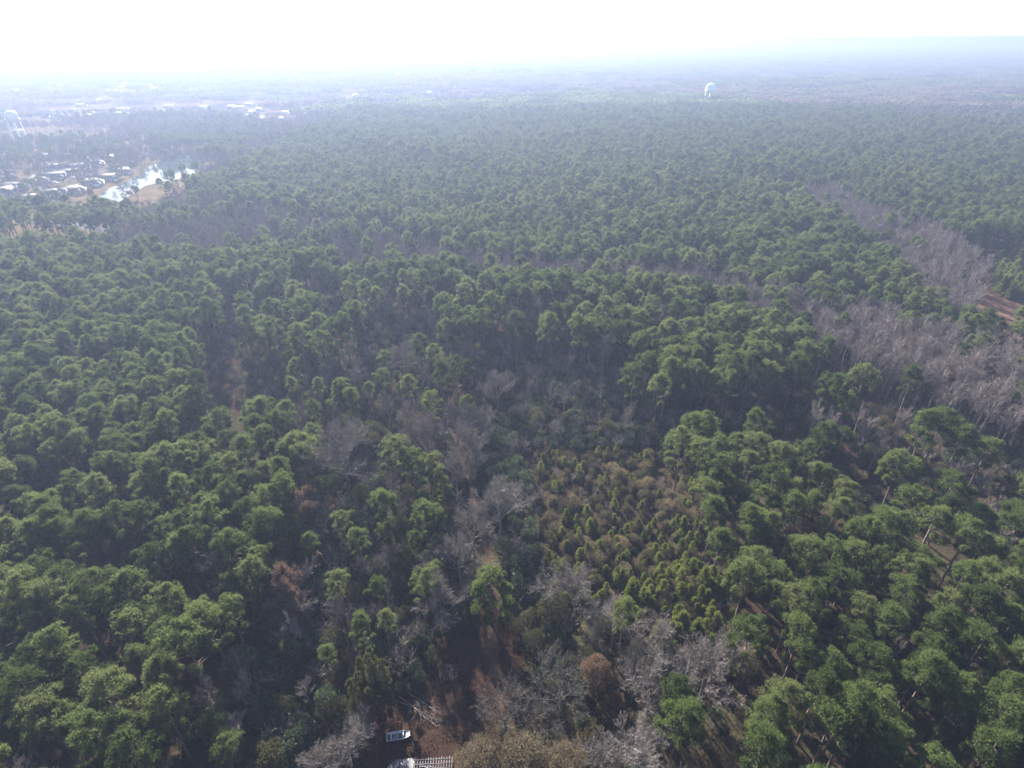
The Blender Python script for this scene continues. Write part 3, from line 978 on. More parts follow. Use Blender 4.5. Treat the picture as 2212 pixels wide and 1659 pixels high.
# single trees read off one by one: crown centre, crown height, kind, scale, label
SINGLE = [
    (735, 955, 11, 'broad_bare', 1.55, 'large wide grey leafless tree left of the track, standing behind green pines'),
    (1075, 825, 11, 'broad_bare', 0.98, 'pale grey leafless tree at the far end of the track, right of pines'),
    (985, 895, 11, 'broad_bare', 0.98, 'grey-brown leafless tree right in front of the green pine clump by the track'),
    (900, 880, 11, 'broad_bare', 0.86, 'dim grey leafless tree left of the green pine clump by the track'),
    (1045, 905, 10, 'broad_bare', 0.80, 'leafless tree overhanging the right edge of the far track'),
    (1080, 1075, 11, 'broad_bare', 1.15, 'wide leafless tree leaning over the right side of the track'),
    (985, 1010, 9, 'broad_bare', 0.80, 'small leafless tree on the left side of the track between two larger ones'),
    (990, 1190, 11, 'broad_bare', 0.98, 'tall pale leafless tree immediately left of the track, above a dark evergreen'),
    (950, 1290, 9, 'broad_bare', 0.86, 'leafless tree with long low limbs left of the dark evergreen'),
    (930, 925, 11, 'broad_bare', 0.92, 'grey leafless tree between the wide leafless tree and the far track'),
    (1010, 960, 10, 'broad_bare', 0.98, 'grey leafless tree over the track below the green pine clump'),
    (1020, 1130, 9, 'broad_bare', 0.92, 'leafless tree at the narrow part of the track, left of the leaning one'),
    (870, 760, 14, 'broad_bare', 0.92, 'brownish leafless tree among the trunks of the middle belt'),
    (1000, 750, 14, 'broad_bare', 0.80, 'pale leafless tree behind the green clump at the belt edge'),
    (830, 1200, 8, 'broad_bare', 0.63, 'small pale leafless tree in the dark thicket left of the track'),
    (620, 1270, 10, 'rusty_tree', .9, 'pale twiggy tree with pinkish brown leaves beside the left pine stand'),
    (665, 1100, 9, 'rusty_tree', .85, 'twiggy tree with rusty leaves under the large grey leafless tree'),
    (600, 1345, 8, 'rusty_tree', .6, 'small tree with rusty leaf tufts below the pinkish brown twiggy tree'),
    (1245, 1265, 9, 'broad_bare', 0.98, 'tan leafless tree with a white forked trunk at the near edge of the clearing'),
    (1190, 1300, 7, 'olive_bush', 1.3, 'olive brown vine-draped small tree left of the white-forked leafless tree'),
    (1330, 1330, 8, 'broad_bare', 0.86, 'grey leafless tree between the tan-leaved oak and the young pines'),
    (1430, 1385, 8, 'broad_bare', 0.92, 'pale leafless tree right of the tan-leaved oak'),
    (1420, 1480, 8, 'broad_bare', 0.98, 'whitish leafless tree with spreading limbs below the right pines'),
    (1530, 1440, 8, 'broad_bare', 0.92, 'silvery leafless tree against the right pine stand'),
    (1570, 1405, 8, 'broad_bare', 0.69, 'small silvery leafless tree touching the right pine stand'),
    (1215, 1470, 8, 'dark_bare', 0.98, 'dark leafless tree right of the straw yard with tangled limbs'),
    (1090, 1530, 7, 'dark_bare', 0.86, 'dark leafless tree spreading over the lower end of the track'),
    (1180, 1545, 6, 'dark_bare', 0.69, 'low gnarled leafless tree behind the golden oaks'),
    (1375, 1625, 8, 'broad_bare', 0.98, 'pinkish leafless tree at the lower edge, between golden oak and pines'),
    (1300, 1650, 7, 'broad_bare', 0.75, 'greenish grey leafless tree right of the golden oaks at the lower edge'),
    (745, 1600, 7, 'broad_bare', 0.69, 'pinkish leafless shrub-like tree left of the boat'),
    (690, 1655, 6, 'broad_bare', 0.57, 'pinkish leafless tree cut by the lower edge, left of the plank roof'),
    (1290, 1430, 10, 'tan_tree', .82, 'oak with tan orange dead leaves on its whole crown'),
    (1330, 1500, 6, 'tan_tree', .45, 'small tan-leaved oak just below the larger tan orange oak'),
    (1035, 1632, 10, 'gold_tree', .95, 'leftmost golden-leaved oak at the lower edge beside the ruined shed'),
    (1125, 1618, 11, 'gold_tree', 1.0, 'middle golden-leaved oak at the lower edge'),
    (1215, 1648, 10, 'gold_tree', .95, 'rightmost golden-leaved oak at the lower edge'),
    (800, 1465, 8, 'cedar', 1.2, 'olive green cedar with pointed lobes above the white boat'),
    (1058, 1290, 8, 'evergreen', 1.15, 'dark green broad evergreen overhanging the middle of the track'),
    (1005, 1310, 7, 'cedar', .5, 'narrow dark evergreen at the foot of the tree over the track'),
    (950, 815, 18, 'pine', 1.02, 'tall pine at the front of the green clump by the far track'),
    (985, 790, 18, 'pine', 1.0, 'tall pine at the right of the green clump by the far track'),
    (930, 850, 16, 'pine', .9, 'tall pine at the left of the green clump by the far track'),
    (1010, 860, 14, 'pine', .7, 'short yellowish pine beside the clump at the far track'),
    (850, 970, 16, 'pine', .9, 'pale green pine, leftmost of the three left of the track'),
    (890, 985, 16, 'pine', .92, 'pine in the middle of the three left of the track'),
    (925, 1000, 15, 'pine', .8, 'pine on the right of the three left of the track'),
    (825, 1075, 16, 'pine', .85, 'pine with a ragged crown left of the rounded pine in the thicket'),
    (915, 1090, 16, 'pine', .85, 'bright green rounded pine left of the track in the thicket'),
    (895, 1160, 13, 'pine', .65, 'slim green pine just below the bright rounded pine'),
    (770, 1150, 15, 'pine', .75, 'pine with a bare lower trunk in the thicket left of the track'),
    (940, 1110, 12, 'pine', .7, 'narrow pine at the left edge of the track'),
    (1345, 1345, 14, 'pine', .8, 'dark pine with a long visible trunk right of the tan-leaved oak'),
    (1035, 690, 19, 'pine', 1.1, 'broad-crowned tall pine standing forward of the middle pine belt'),
    (1010, 700, 19, 'pine', 1.0, 'tall pine left of the broad-crowned one at the front of the belt'),
    (1300, 700, 19, 'pine', 1.05, 'lone tall pine with a long pale trunk right of centre'),
    (1480, 770, 17, 'pine', 1.0, 'tall pine standing alone over the shaded brush right of centre'),
    (1560, 790, 17, 'pine', .95, 'tall pine over shaded brush, left of the right-hand leafless wood'),
    (1640, 745, 17, 'pine', 1.0, 'round-crowned pine at the left edge of the right-hand leafless wood'),
    (1600, 720, 17, 'pine', .95, 'pine behind the round-crowned one at the leafless wood edge'),
    (1790, 840, 17, 'pine', 1.08, 'left of two big round pines in front of the leafless wood'),
    (1865, 825, 17, 'pine', 1.08, 'right of two big round pines in front of the leafless wood'),
    (1830, 870, 15, 'pine', .85, 'small pine tucked between the two big round pines'),
    (1968, 830, 17, 'pine', .95, 'slim pine standing inside the edge of the right leafless wood'),
    (1998, 925, 17, 'pine', 1.0, 'flat-topped pine on the left of the right-hand group'),
    (2035, 915, 18, 'pine', 1.05, 'tallest pine of the right-hand group near the leafless wood'),
    (2072, 955, 16, 'pine', 1.0, 'lower pine in the middle of the right-hand group'),
    (2135, 965, 16, 'pine', .98, 'rightmost pine of the group, with a white slanting trunk'),
    (1525, 935, 16, 'pine', 1.1, 'large pale-green pine at the top corner of the right pine stand'),
    (835, 527, 14, 'tan_tree', .5, 'small yellow-leaved tree in the shaded gap behind the middle belt'),
    (840, 315, 14, 'tan_tree', 1.0, 'orange-leaved tree in the middle of the far pine plantation'),
    (828, 345, 14, 'tan_tree', .95, 'dull orange tree in front of the brighter one in the far plantation'),
    (205, 300, 12, 'tan_tree', 1.3, 'big round tan tree behind the houses, left of its twin'),
    (285, 325, 12, 'tan_tree', 1.35, 'big round tan tree beside the pond houses'),
    (100, 545, 14, 'broad_bare', 1.15, 'pale leafless tree poking out of the left pine stand near the road'),
    (60, 345, 10, 'pine', .8, 'dark pine among the houses at the left edge'),
    (85, 372, 10, 'pine', .8, 'dark pine between two houses in the subdivision'),
    (160, 345, 10, 'pine', .7, 'small dark pine behind the subdivision houses'),
    (395, 368, 13, 'pine', .9, 'pine at the pond corner, left of a row of pines'),
    (425, 372, 13, 'pine', 1.0, 'pine on the pond shore in front of the water'),
    (370, 385, 14, 'pine', 1.0, 'round dark pine leaning over the pond'),
    (405, 395, 14, 'pine', 1.0, 'dark pine in the row below the pond'),
    (440, 395, 14, 'pine', 1.05, 'dark pine, second in the row below the pond'),
    (345, 400, 12, 'pine', .9, 'dark pine at the left end of the row below the pond'),
    (290, 405, 9, 'rusty_tree', .8, 'brownish tree beside the narrow end of the pond'),
    (190, 420, 8, 'slender_bare', .6, 'pale leafless tree in front of the subdivision roofs'),
    (150, 432, 8, 'slender_bare', .6, 'leafless tree beside the nearest subdivision roof'),
    (250, 425, 8, 'slender_bare', .6, 'leafless tree at the near end of the pond'),
    (480, 330, 10, 'rusty_tree', .9, 'reddish tree on the far shore of the pond'),
    (365, 365, 6, 'cedar', .6, 'small pointed dark tree standing at the pond edge'),
]

# ------------------------------------------------------------------ place trees: the ones that show largest as objects, the rest as one wood
NAMES = dict(dark_bare='bare_tree', evergreen='evergreen_tree', pine='pine_tree', slender_bare='bare_tree', broad_bare='bare_tree', rusty_tree='leafy_bare_tree', tan_tree='oak_tree', gold_tree='oak_tree', cedar='cedar_tree', olive_bush='shrub', ivy_bush='shrub', brush_bush='shrub', young_pine='young_pine', scrub_tree='thicket_tree')
CATS = dict(dark_bare='bare tree', evergreen='evergreen tree', pine='pine tree', slender_bare='bare tree', broad_bare='bare tree', rusty_tree='bare tree', tan_tree='oak tree', gold_tree='oak tree', cedar='cedar tree', olive_bush='shrub', ivy_bush='shrub', brush_bush='shrub', young_pine='young pine', scrub_tree='thicket tree')
SINGULAR_CROWN = dict(dark_bare='branches', slender_bare='branches', broad_bare='branches', scrub_tree='branches', rusty_tree='branches')


def place(kind, x, y, z, sc, rz, label, group, variant=None):
    pr = PROTO[kind]
    v = variant if variant is not None else int(rng.integers(len(pr)))
    tm, cm, _ = pr[v % len(pr)]
    e = bpy.data.objects.new(NAMES[kind], None)
    COL.objects.link(e)
    e.location = (float(x), float(y), float(z))
    e.rotation_euler = (0, 0, float(rz))
    zs = sc * float(rng.uniform(.94, 1.06))
    e.scale = (float(sc), float(sc), zs)
    e.empty_display_size = .5
    tag(e, label, CATS[kind], group)
    link('trunk', tm, e)
    link(SINGULAR_CROWN.get(kind, 'crown'), cm, e)
    return e


taken = []
for q, (sx, sy, z, kind, sc, label) in enumerate(SINGLE):
    if kind in ('broad_bare', 'dark_bare'):
        z = 11.5 * sc
    if kind == 'rusty_tree' and sy > 1000:
        sc *= 1.2
        z = 10.2 * sc
    p = at(sx, sy, z)
    grp = {'pine': None}.get(kind)
    place(kind, p[0], p[1], 0, sc, rng.uniform(0, 6.28), label, grp)
    taken.append((p[0], p[1], 3.2 * sc))
taken = np.array(taken)


def clear_of(x, y, f=1.0):
    return np.all((taken[:, 0] - x) ** 2 + (taken[:, 1] - y) ** 2 > (taken[:, 2] * f) ** 2)


pond_np = gpoly(POND)
STAND_TXT = {'thicket': 'thicket left of the track', 'belt edge': 'edge of the middle belt', 'wood edge': 'edge of the right wood', 'garden': 'gardens by the pond', 'shore': 'far pond shore', 'left': 'left pine stand', 'right': 'right pine stand', 'openpine': 'middle pine belt', 'sparse': 'open part of the middle belt', 'bareband': 'right-hand leafless wood', 'bare2': 'upper right leafless strip', 'plantation': 'far pine plantation', 'row': 'pine row by the road', 'bareleft': 'leafless belt beyond the left stand', 'far': 'far woods'}


def ordinal(n):
    w = ['first', 'second', 'third', 'fourth', 'fifth', 'sixth', 'seventh', 'eighth', 'ninth', 'tenth', 'eleventh', 'twelfth', 'thirteenth', 'fourteenth', 'fifteenth', 'sixteenth', 'seventeenth', 'eighteenth', 'nineteenth', 'twentieth']
    return w[n - 1] if n <= 20 else str(n) + ('th' if 10 <= n % 100 <= 20 else {1: 'st', 2: 'nd', 3: 'rd'}.get(n % 10, 'th'))


def lay(kind, rows, limit, zc, desc, group):
    """rows of (x, y, scale, stand); the nearest in view become objects with labels, the rest is returned"""
    rows = [r for r in rows if (r[1] > 200 or off_track(r[0], r[1], 3.4)) and clear_of(r[0], r[1]) and not (r[1] > 450 and inside(np.array([r[0]]), np.array([r[1]]), pond_np)[0])]
    P = np.array([(r[0], r[1], zc * r[2]) for r in rows])
    x, y, w = proj(P)
    vis = (x > -25) & (x < SW + 25) & (y > 0) & (y < SH + 35) & (w > 0)
    order = [i for i in np.argsort(w) if vis[i]][:limit]
    chosen = set(order)
    by = {}
    for i in order:
        by.setdefault(rows[i][3], []).append(i)
    for stand, L in by.items():
        L.sort(key=lambda i: -y[i])
        nrow = max(6, int(math.sqrt(len(L)) * .9))
        for b in range(0, len(L), nrow):
            rr = sorted(L[b:b + nrow], key=lambda i: x[i])
            rn = b // nrow + 1
            for k, i in enumerate(rr):
                r = rows[i]
                lab = desc(r, ordinal(k + 1), ordinal(rn), STAND_TXT.get(stand, stand))
                place(kind, r[0], r[1], 0, r[2], rng.uniform(0, 6.28), lab, group)
    return [rows[i] for i in range(len(rows)) if i not in chosen]


def size_word(s):
    return 'tall' if s > 1.0 else ('medium' if s > .9 else 'short')


# the dark pines of the stands
rest_pine = lay('pine', trees['pine'], 290, 17, lambda r, k, n, st: '%s green pine, %s from left, %s row up, %s' % (size_word(r[2]), k, n, st), 'pines standing in dense stands')
rest_slender = lay('slender_bare', trees['slender_bare'], 290, 15, lambda r, k, n, st: '%s leafless grey tree, %s from left, %s row up, %s' % (size_word(r[2]), k, n, st), 'leafless trees of the woods')
srcs = [p[2] for p in PROTO['pine']] + [p[2] for p in PROTO['slender_bare']] + [p[2] for p in PROTO['broad_bare']] + [p[2] for p in PROTO['tan_tree']]
npi, nsl, nbr, nta = [len(PROTO[k]) for k in ('pine', 'slender_bare', 'broad_bare', 'tan_tree')]


def scat_rows(name, kind, rows, label, cat):
    n = len(rows)
    if n == 0:
        return
    P = np.array([(r[0], r[1], 0) for r in rows])
    o = scatter(name, [p[2] for p in PROTO[kind]], P, rng.integers(0, len(PROTO[kind]), n), rng.uniform(0, 6.28, n), np.array([r[2] for r in rows]))
    tag(o, label, cat, None, 'stuff')
    return o


scat_rows('pine_woods', 'pine', rest_pine, 'dense green pine woods filling the middle and far distance', 'pine woods')
scat_rows('leafless_woods', 'slender_bare', rest_slender, 'grey brown leafless woods in belts between the pine stands', 'leafless woods')
scat_rows('tan_woods', 'tan_tree', trees.get('tan_tree', []), 'scattered tan-leaved trees among the far woods', 'tan woods')
scat_rows('broad_leafless_woods', 'broad_bare', trees.get('broad_bare', []), 'wide leafless trees scattered among the far woods', 'leafless woods')

# far patches of wood, 1 to 5 km away
pk = [patch('pine_patch_%d' % i, (.95, .03, .02)) for i in range(3)] + [patch('mixed_patch_%d' % i, (.45, .45, .10)) for i in range(3)] + [patch('bare_patch_%d' % i, (.14, .78, .08)) for i in range(3)]
PX, PY = [], []
y = 1035.0
while y < 5200:
    half = .92 * (y * .86 + 60) + 60
    xs = np.arange(-half, half, 44)
    PX.append(xs)
    PY.append(np.full(len(xs), y))
    y += 44
PX, PY = np.concatenate(PX), np.concatenate(PY)
PX = PX + rng.uniform(-5, 5, len(PX))
PY = PY + rng.uniform(-5, 5, len(PY))
fx, fy, _ = proj(np.stack([PX, PY, np.full(len(PX), 16.)], 1))
plant = inside(fx, fy, SPECS[-1][1])
v1 = vnoise(PX, PY, 160, 2) + .25 * (vnoise(PX, PY, 60, 9) - .5)
kindp = np.where(plant, 0, np.where(v1 > .78, 0, np.where(v1 > .56, 1, 2)))
town = (PX < 100) & (PY < 2600) & (vnoise(PX, PY, 70, 4) < .52)
openg = (~plant) & (vnoise(PX, PY, 90, 7) < .24)
keep = ~(town & ~plant) & ~openg
# leave half of the town's blocks with trees
keep |= (town & (rng.uniform(size=len(PX)) < .5))
keep &= ~on_plot(PX, PY, 26, 85, 24)
o = scatter('distant_woods', pk, np.stack([PX, PY, np.zeros(len(PX))], 1)[keep], (kindp[keep] * 3 + rng.integers(0, 3, keep.sum())), rng.integers(0, 4, keep.sum()) * math.pi / 2, rng.uniform(.92, 1.12, keep.sum()))
tag(o, 'hazy mixed woods stretching to the horizon', 'distant woods', None, 'stuff')

# beyond them a bumpy canopy
cb = MB()
gx = np.linspace(-26000, 26000, 180)
gy = np.concatenate([np.linspace(5100, 12000, 90), np.linspace(12400, 40000, 50)])
X, Y = np.meshgrid(gx, gy)
Z = 14 + 5 * np.sin(X / 170) * np.cos(Y / 130) + rng.uniform(-3, 3, X.shape)
ii = (np.arange(len(gy) - 1)[:, None] * len(gx) + np.arange(len(gx) - 1)[None, :]).ravel()
n_ = len(gx)
cb.add(np.stack([X, Y, Z], -1).reshape(-1, 3), np.concatenate([np.stack([ii, ii + 1, ii + n_], 1), np.stack([ii + 1, ii + n_ + 1, ii + n_], 1)]))
o = link('horizon_woods', cb.mesh('horizon_woods', [M['needle']]))
tag(o, 'flat wooded horizon fading into haze', 'distant woods', None, 'stuff')


# ------------------------------------------------------------------ undergrowth
def scatter_poly(poly, z, sp, prob=1.0):
    g = np.array([at(a, b, z)[:2] for a, b in poly])
    x0, y0 = g.min(0)
    x1, y1 = g.max(0)
    xs, ys_ = np.meshgrid(np.arange(x0, x1, sp), np.arange(y0, y1, sp))
    xs = xs.ravel() + rng.uniform(-1, 1, xs.size) * sp
    ys_ = ys_.ravel() + rng.uniform(-1, 1, ys_.size) * sp
    k = inside(xs, ys_, g) & (rng.uniform(size=xs.size) < prob)
    return xs[k], ys_[k]


yard_np = yard
small = {k: [] for k in ('olive_bush', 'ivy_bush', 'brush_bush', 'young_pine', 'scrub_tree')}


def put(kind, x, y, s, stand, m=2.3):
    if off_track(x, y, m) and not inside(np.array([x]), np.array([y]), yard_np)[0]:
        small[kind].append((x, y, s, stand))


CLEARING = [(1120, 860), (1200, 790), (1480, 840), (1490, 960), (1540, 1060), (1590, 1200), (1650, 1440), (1560, 1500), (1480, 1430), (1350, 1370), (1230, 1350), (1160, 1280), (1130, 1150), (1110, 1000)]
xs, yy = scatter_poly(CLEARING, 0, 1.65, .85)
bx, by_, _ = proj(np.stack([xs, yy, np.zeros(len(xs))], 1))
for i in range(len(xs)):
    low = by_[i] > 1130
    u = rng.uniform()
    if by_[i] < 975 and rng.uniform() < .75:  # dark kinds crowd this end, their colour standing in for the belt's shade
        put('ivy_bush' if u < .55 else 'scrub_tree', xs[i], yy[i], rng.uniform(.35, .9), 'far end of the clearing')
        continue
    yp = (.55 if vnoise(xs[i], yy[i], 4, 8) > .5 else .3) if low and bx[i] < 1540 else .12
    if u < yp:
        put('young_pine', xs[i], yy[i], rng.uniform(.4, 1.15), 'clearing')
    elif u < yp + .5:
        put('brush_bush', xs[i], yy[i], rng.uniform(.2, .95) * (.55 + .75 * float(vnoise(xs[i], yy[i], 5, 2))), 'clearing')
    elif u < yp + .6:
        put('olive_bush', xs[i], yy[i], rng.uniform(.3, .55), 'clearing')
    elif u < yp + .64:
        put('scrub_tree', xs[i], yy[i], rng.uniform(.4, .7), 'clearing')
xs, yy = scatter_poly([(1350, 1250), (1540, 1240), (1580, 1400), (1480, 1440), (1380, 1400)], 0, 2.6, .9)
for i in range(len(xs)):
    put('young_pine', xs[i], yy[i], rng.uniform(.6, 1.7), 'lower corner of the clearing')
MIDDLE = [(600, 930), (1000, 930), (1040, 1150), (1060, 1290), (960, 1360), (900, 1490), (790, 1540), (760, 1659), (520, 1720), (440, 1560), (560, 1360), (620, 1150)]
xs, yy = scatter_poly(MIDDLE, 0, 2.7, .85)
for i in range(len(xs)):
    u = rng.uniform()
    k = 'ivy_bush' if u < .34 else ('scrub_tree' if u < .68 else ('olive_bush' if u < .86 else 'brush_bush'))
    put(k, xs[i], yy[i], rng.uniform(.55, 1.15), 'dark thicket left of the track')
EAST = [(1160, 1280), (1350, 1370), (1480, 1420), (1600, 1440), (1400, 1520), (1400, 1720), (1180, 1720), (1160, 1560), (1180, 1480), (1140, 1380)]
xs, yy = scatter_poly(EAST, 0, 2.6, .85)
for i in range(len(xs)):
    u = rng.uniform()
    k = 'olive_bush' if u < .3 else ('scrub_tree' if u < .6 else ('brush_bush' if u < .85 else 'ivy_bush'))
    put(k, xs[i], yy[i], rng.uniform(.5, .95), 'brush right of the straw yard')
xs, yy = scatter_poly([(1010, 960), (1120, 900), (1160, 1150), (1180, 1300), (1120, 1320), (1070, 1150), (1040, 1050)], 0, 2.1, .85)  # dark evergreen shrubs added along this strip to imitate its shade
for i in range(len(xs)):
    u = rng.uniform()
    put('ivy_bush' if u < .6 else ('scrub_tree' if u < .85 else 'brush_bush'), xs[i], yy[i], rng.uniform(.6, 1.25), 'dark brush right of the track', 3.2)
xs, yy = scatter_poly([(1680, 860), (1960, 900), (2300, 980), (2400, 1400), (2200, 1260), (2120, 1130), (2000, 1040), (1800, 1000)], 0, 2.6, .8)
for i in range(len(xs)):
    u = rng.uniform()
    put('brush_bush' if u < .35 else ('scrub_tree' if u < .7 else ('ivy_bush' if u < .9 else 'olive_bush')), xs[i], yy[i], rng.uniform(.35, .9), 'dark brush by the right wood', 1.7)
# low growth under the middle belt and below the woods
BELT = [(440, 700), (1000, 680), (1290, 700), (1500, 760), (1700, 800), (1700, 940), (1480, 950), (1120, 950), (600, 940), (470, 860)]
xs, yy = scatter_poly(BELT, 0, 3.2, .6)
for i in range(len(xs)):
    u = rng.uniform()
    k = 'brush_bush' if u < .42 else ('scrub_tree' if u < .75 else ('ivy_bush' if u < .88 else 'olive_bush'))
    put(k, xs[i], yy[i], rng.uniform(.5, 1.1), 'brush below the middle pine belt')
# rounded olive bushes in the foreground
for q, (sx, sy, s, lab) in enumerate([(620, 1540, 1.15, 'large rounded olive bush in the shadow left of the boat'), (705, 1530, .8, 'small rounded olive bush left of the boat'), (585, 1640, 1.1, 'yellowish olive bush at the lower edge left of the boat'), (650, 1480, .9, 'olive bush above the large rounded one'), (735, 1560, .7, 'green leafy bush close to the boat'), (1350, 1560, .8, 'grey-green vine-covered bush beside the right pines'), (935, 1410, .7, 'bush with a few orange leaves left of the straw yard')]):
    p = at(sx, sy, 3)
    place('olive_bush', p[0], p[1], 0, s, rng.uniform(0, 6), lab, None)
xs, yy = scatter_poly([(2130, 590), (2150, 565), (2500, 560), (2500, 690), (2212, 655), (2150, 640)], 0, 4.2, .85)
for i in range(len(xs)):
    small['young_pine'].append((xs[i], yy[i], rng.uniform(1.8, 2.5), 'red field'))

STAND_TXT.update({'clearing': 'overgrown clearing'})
D_ = dict(young_pine=lambda r, k, n, st: 'bright green young pine, %s from left, %s row up, %s' % (k, n, st),
          brush_bush=lambda r, k, n, st: 'dry tan shrub, %s from left, %s row up, %s' % (k, n, st),
          olive_bush=lambda r, k, n, st: 'olive shrub, %s from left, %s row up, %s' % (k, n, st),
          ivy_bush=lambda r, k, n, st: 'dark evergreen shrub, %s from left, %s row up, %s' % (k, n, st),
          scrub_tree=lambda r, k, n, st: 'leafless thin-stemmed tree, %s from left, %s row up, %s' % (k, n, st))
LIM = dict(young_pine=260, brush_bush=110, olive_bush=70, ivy_bush=100, scrub_tree=200)
left_over = {}
for k in small:
    left_over[k] = lay(k, small[k], LIM[k], 2.5, D_[k], {'young_pine': 'young pines in the clearing', 'scrub_tree': 'thin leafless trees of the thicket'}.get(k, 'shrubs of the thicket and clearing'))
rows, ix = [], []
kinds = ['brush_bush', 'olive_bush', 'ivy_bush', 'scrub_tree', 'young_pine']
srcl, base = [], {}
for k in kinds:
    base[k] = len(srcl)
    srcl += [p[2] for p in PROTO[k]]
for k in kinds:
    for r in left_over[k]:
        rows.append(r)
        ix.append(base[k] + int(rng.integers(len(PROTO[k]))))
# shrubs scattered under all woods
for _ in range(5200):
    y = rng.uniform(30, 520)
    x = rng.uniform(-1, 1) * (.92 * (y * .86 + 60) + 20)
    sx_, sy_, _w = proj(np.array([[x, y, 0]]))
    if inside(sx_, sy_, TOWNG)[0] or inside(sx_, sy_, FIELD)[0] or inside(sx_, sy_, GAPG)[0] or inside(sx_, sy_, CLEARING)[0]:
        continue
    if not off_track(x, y, 2.6) or inside(np.array([x]), np.array([y]), yard_np)[0]:
        continue
    k = ['ivy_bush', 'scrub_tree', 'brush_bush', 'olive_bush'][int(rng.choice(4, p=[.35, .3, .25, .1]))]
    rows.append((x, y, rng.uniform(.35, .9), ''))
    ix.append(base[k] + int(rng.integers(len(PROTO[k]))))
o = scatter('undergrowth', srcl, np.array([(r[0], r[1], 0) for r in rows]), np.array(ix), rng.uniform(0, 6.28, len(rows)), np.array([r[2] for r in rows]))
tag(o, 'low brown and green undergrowth beneath the trees', 'undergrowth', None, 'stuff')

# dry reddish grass and fallen leaves around the yard and along the track
gm = MB()
n = 9000
gxy = []
yb = np.array(yard)
while len(gxy) < 6500:
    x = rng.uniform(yb[:, 0].min() - 3, yb[:, 0].max() + 3)
    y = rng.uniform(yb[:, 1].min(), yb[:, 1].max() + 3)
    if vnoise(np.array(x), np.array(y), 2.2, 1) > .42 and off_track(x, y, 1.3):
        gxy.append((x, y, 0))
P = np.array(gxy)
tufts(gm, P, np.tile([0, 0, 1.], (len(P), 1)), .42, .09, 3, 0, .55)
o = link('dry_grass', gm.mesh('dry_grass', [M['heather']]))
tag(o, 'reddish dry grass and leaf litter in the straw yard', 'dry grass', None, 'stuff')

# ------------------------------------------------------------------ boat
def empty(name, loc, rz=0.0, label=None, cat=None, group=None):
    e = bpy.data.objects.new(name, None)
    COL.objects.link(e)
    e.location = [float(a) for a in loc]
    e.rotation_euler = (0, 0, rz)
    tag(e, label, cat, group)
    return e


M['boatwhite'] = solid('weathered_white_paint', (.36, .37, .38), .55, .12, 1.5, spec=.4, col2=(.5, .5, .5))
M['boatgrey'] = solid('boat_inner_grey', (.10, .105, .12), .6, .3, 3.0)
M['boatblue'] = solid('faded_blue_tarp', (.14, .17, .24), .7, .3, 2.5)
M['black'] = solid('black_rubber', (.03, .03, .03), .6, .2, 3.0)


def make_boat():
    p = at(861, 1589, .5)
    e = empty('boat', (p[0], p[1], 0), R(8), 'white flat-bottomed open boat with bench seats lying on the straw', 'boat')
    L = 4.3
    hull, rim, floor_ = MB(), MB(), MB()
    st = []
    for i in range(11):
        t = i / 10
        x = -L / 2 + L * t
        hw = .78 - .10 * (1 - t) * .4
        if t > .6:
            hw *= math.sqrt(max(.18, 1 - ((t - .6) / .4) ** 2 * .74))
        z0 = .08 + .30 * max(0, (t - .7) / .3) ** 2
        z1 = .62 + .10 * max(0, (t - .5) / .5) ** 2
        st.append((x, hw, z0, z1))
    v, f = [], []
    for x, hw, z0, z1 in st:
        v += [(x, -hw, z1), (x, -hw * .82, z0), (x, hw * .82, z0), (x, hw, z1)]
        v += [(x, -hw + .07, z1), (x, -hw * .82 + .06, z0 + .05), (x, hw * .82 - .06, z0 + .05), (x, hw - .07, z1)]
    for i in range(10):
        a, b2 = i * 8, (i + 1) * 8
        for q, r_ in ((0, 1), (1, 2), (2, 3), (5, 4), (6, 5), (7, 6), (4, 0), (3, 7)):
            f += [(a + q, b2 + q, b2 + r_), (a + q, b2 + r_, a + r_)]
    for a in (0, 80):
        f += [(a, a + 1, a + 2), (a, a + 2, a + 3)]
    hull.add(v, f)
    link('hull', hull.mesh('boat_hull', [M['boatwhite']]), e)
    for side in (-1, 1):
        rim.tube([(x, side * (hw - .02), z1 + .02) for x, hw, z0, z1 in st], [.05] * 11, 5)
    x, hw, z0, z1 = st[0]
    rim.tube([(x, -hw, z1 + .02), (x, hw, z1 + .02)], [.05, .05], 5)
    link('gunwale', rim.mesh('boat_gunwale', [M['boatwhite']]), e)
    floor_.box((-.1, 0, .2), (L * .8, 1.05, .03))
    link('floor', floor_.mesh('boat_floor', [M['boatgrey']]), e)
    for bx_, w in ((-1.35, .28), (-.2, .14), (.85, .12)):
        s = MB()
        s.box((bx_, 0, .55), (w, 1.36, .05))
        link('bench', s.mesh('boat_bench', [M['boatwhite']]), e)
    s = MB()
    s.v, s.f = [], []
    s.n = 0
    s.mi = []
    s.add([(1.35, -.66, .68), (2.05, -.36, .73), (2.05, .36, .73), (1.35, .66, .68), (1.35, -.6, .64), (1.35, .6, .64)], [(0, 1, 2), (0, 2, 3), (0, 3, 5), (0, 5, 4)])
    link('bow_deck', s.mesh('boat_bow_deck', [M['boatwhite']]), e)
    s = MB()
    s.box((-.75, -.3, .32), (.7, .42, .22), .2)
    s.box((-.6, .12, .30), (.5, .3, .18), -.3)
    link('tarp_bundle', s.mesh('boat_bundle', [M['boatblue']]), e)
    s = MB()
    s.box((-1.85, 0, .5), (.12, .9, .3))
    link('transom', s.mesh('boat_transom', [M['boatgrey']]), e)
    s = MB()
    s.box((.3, -.2, .36), (.35, .3, .25), .5)
    link('battery_box', s.mesh('boat_battery_box', [M['black']]), e)


make_boat()

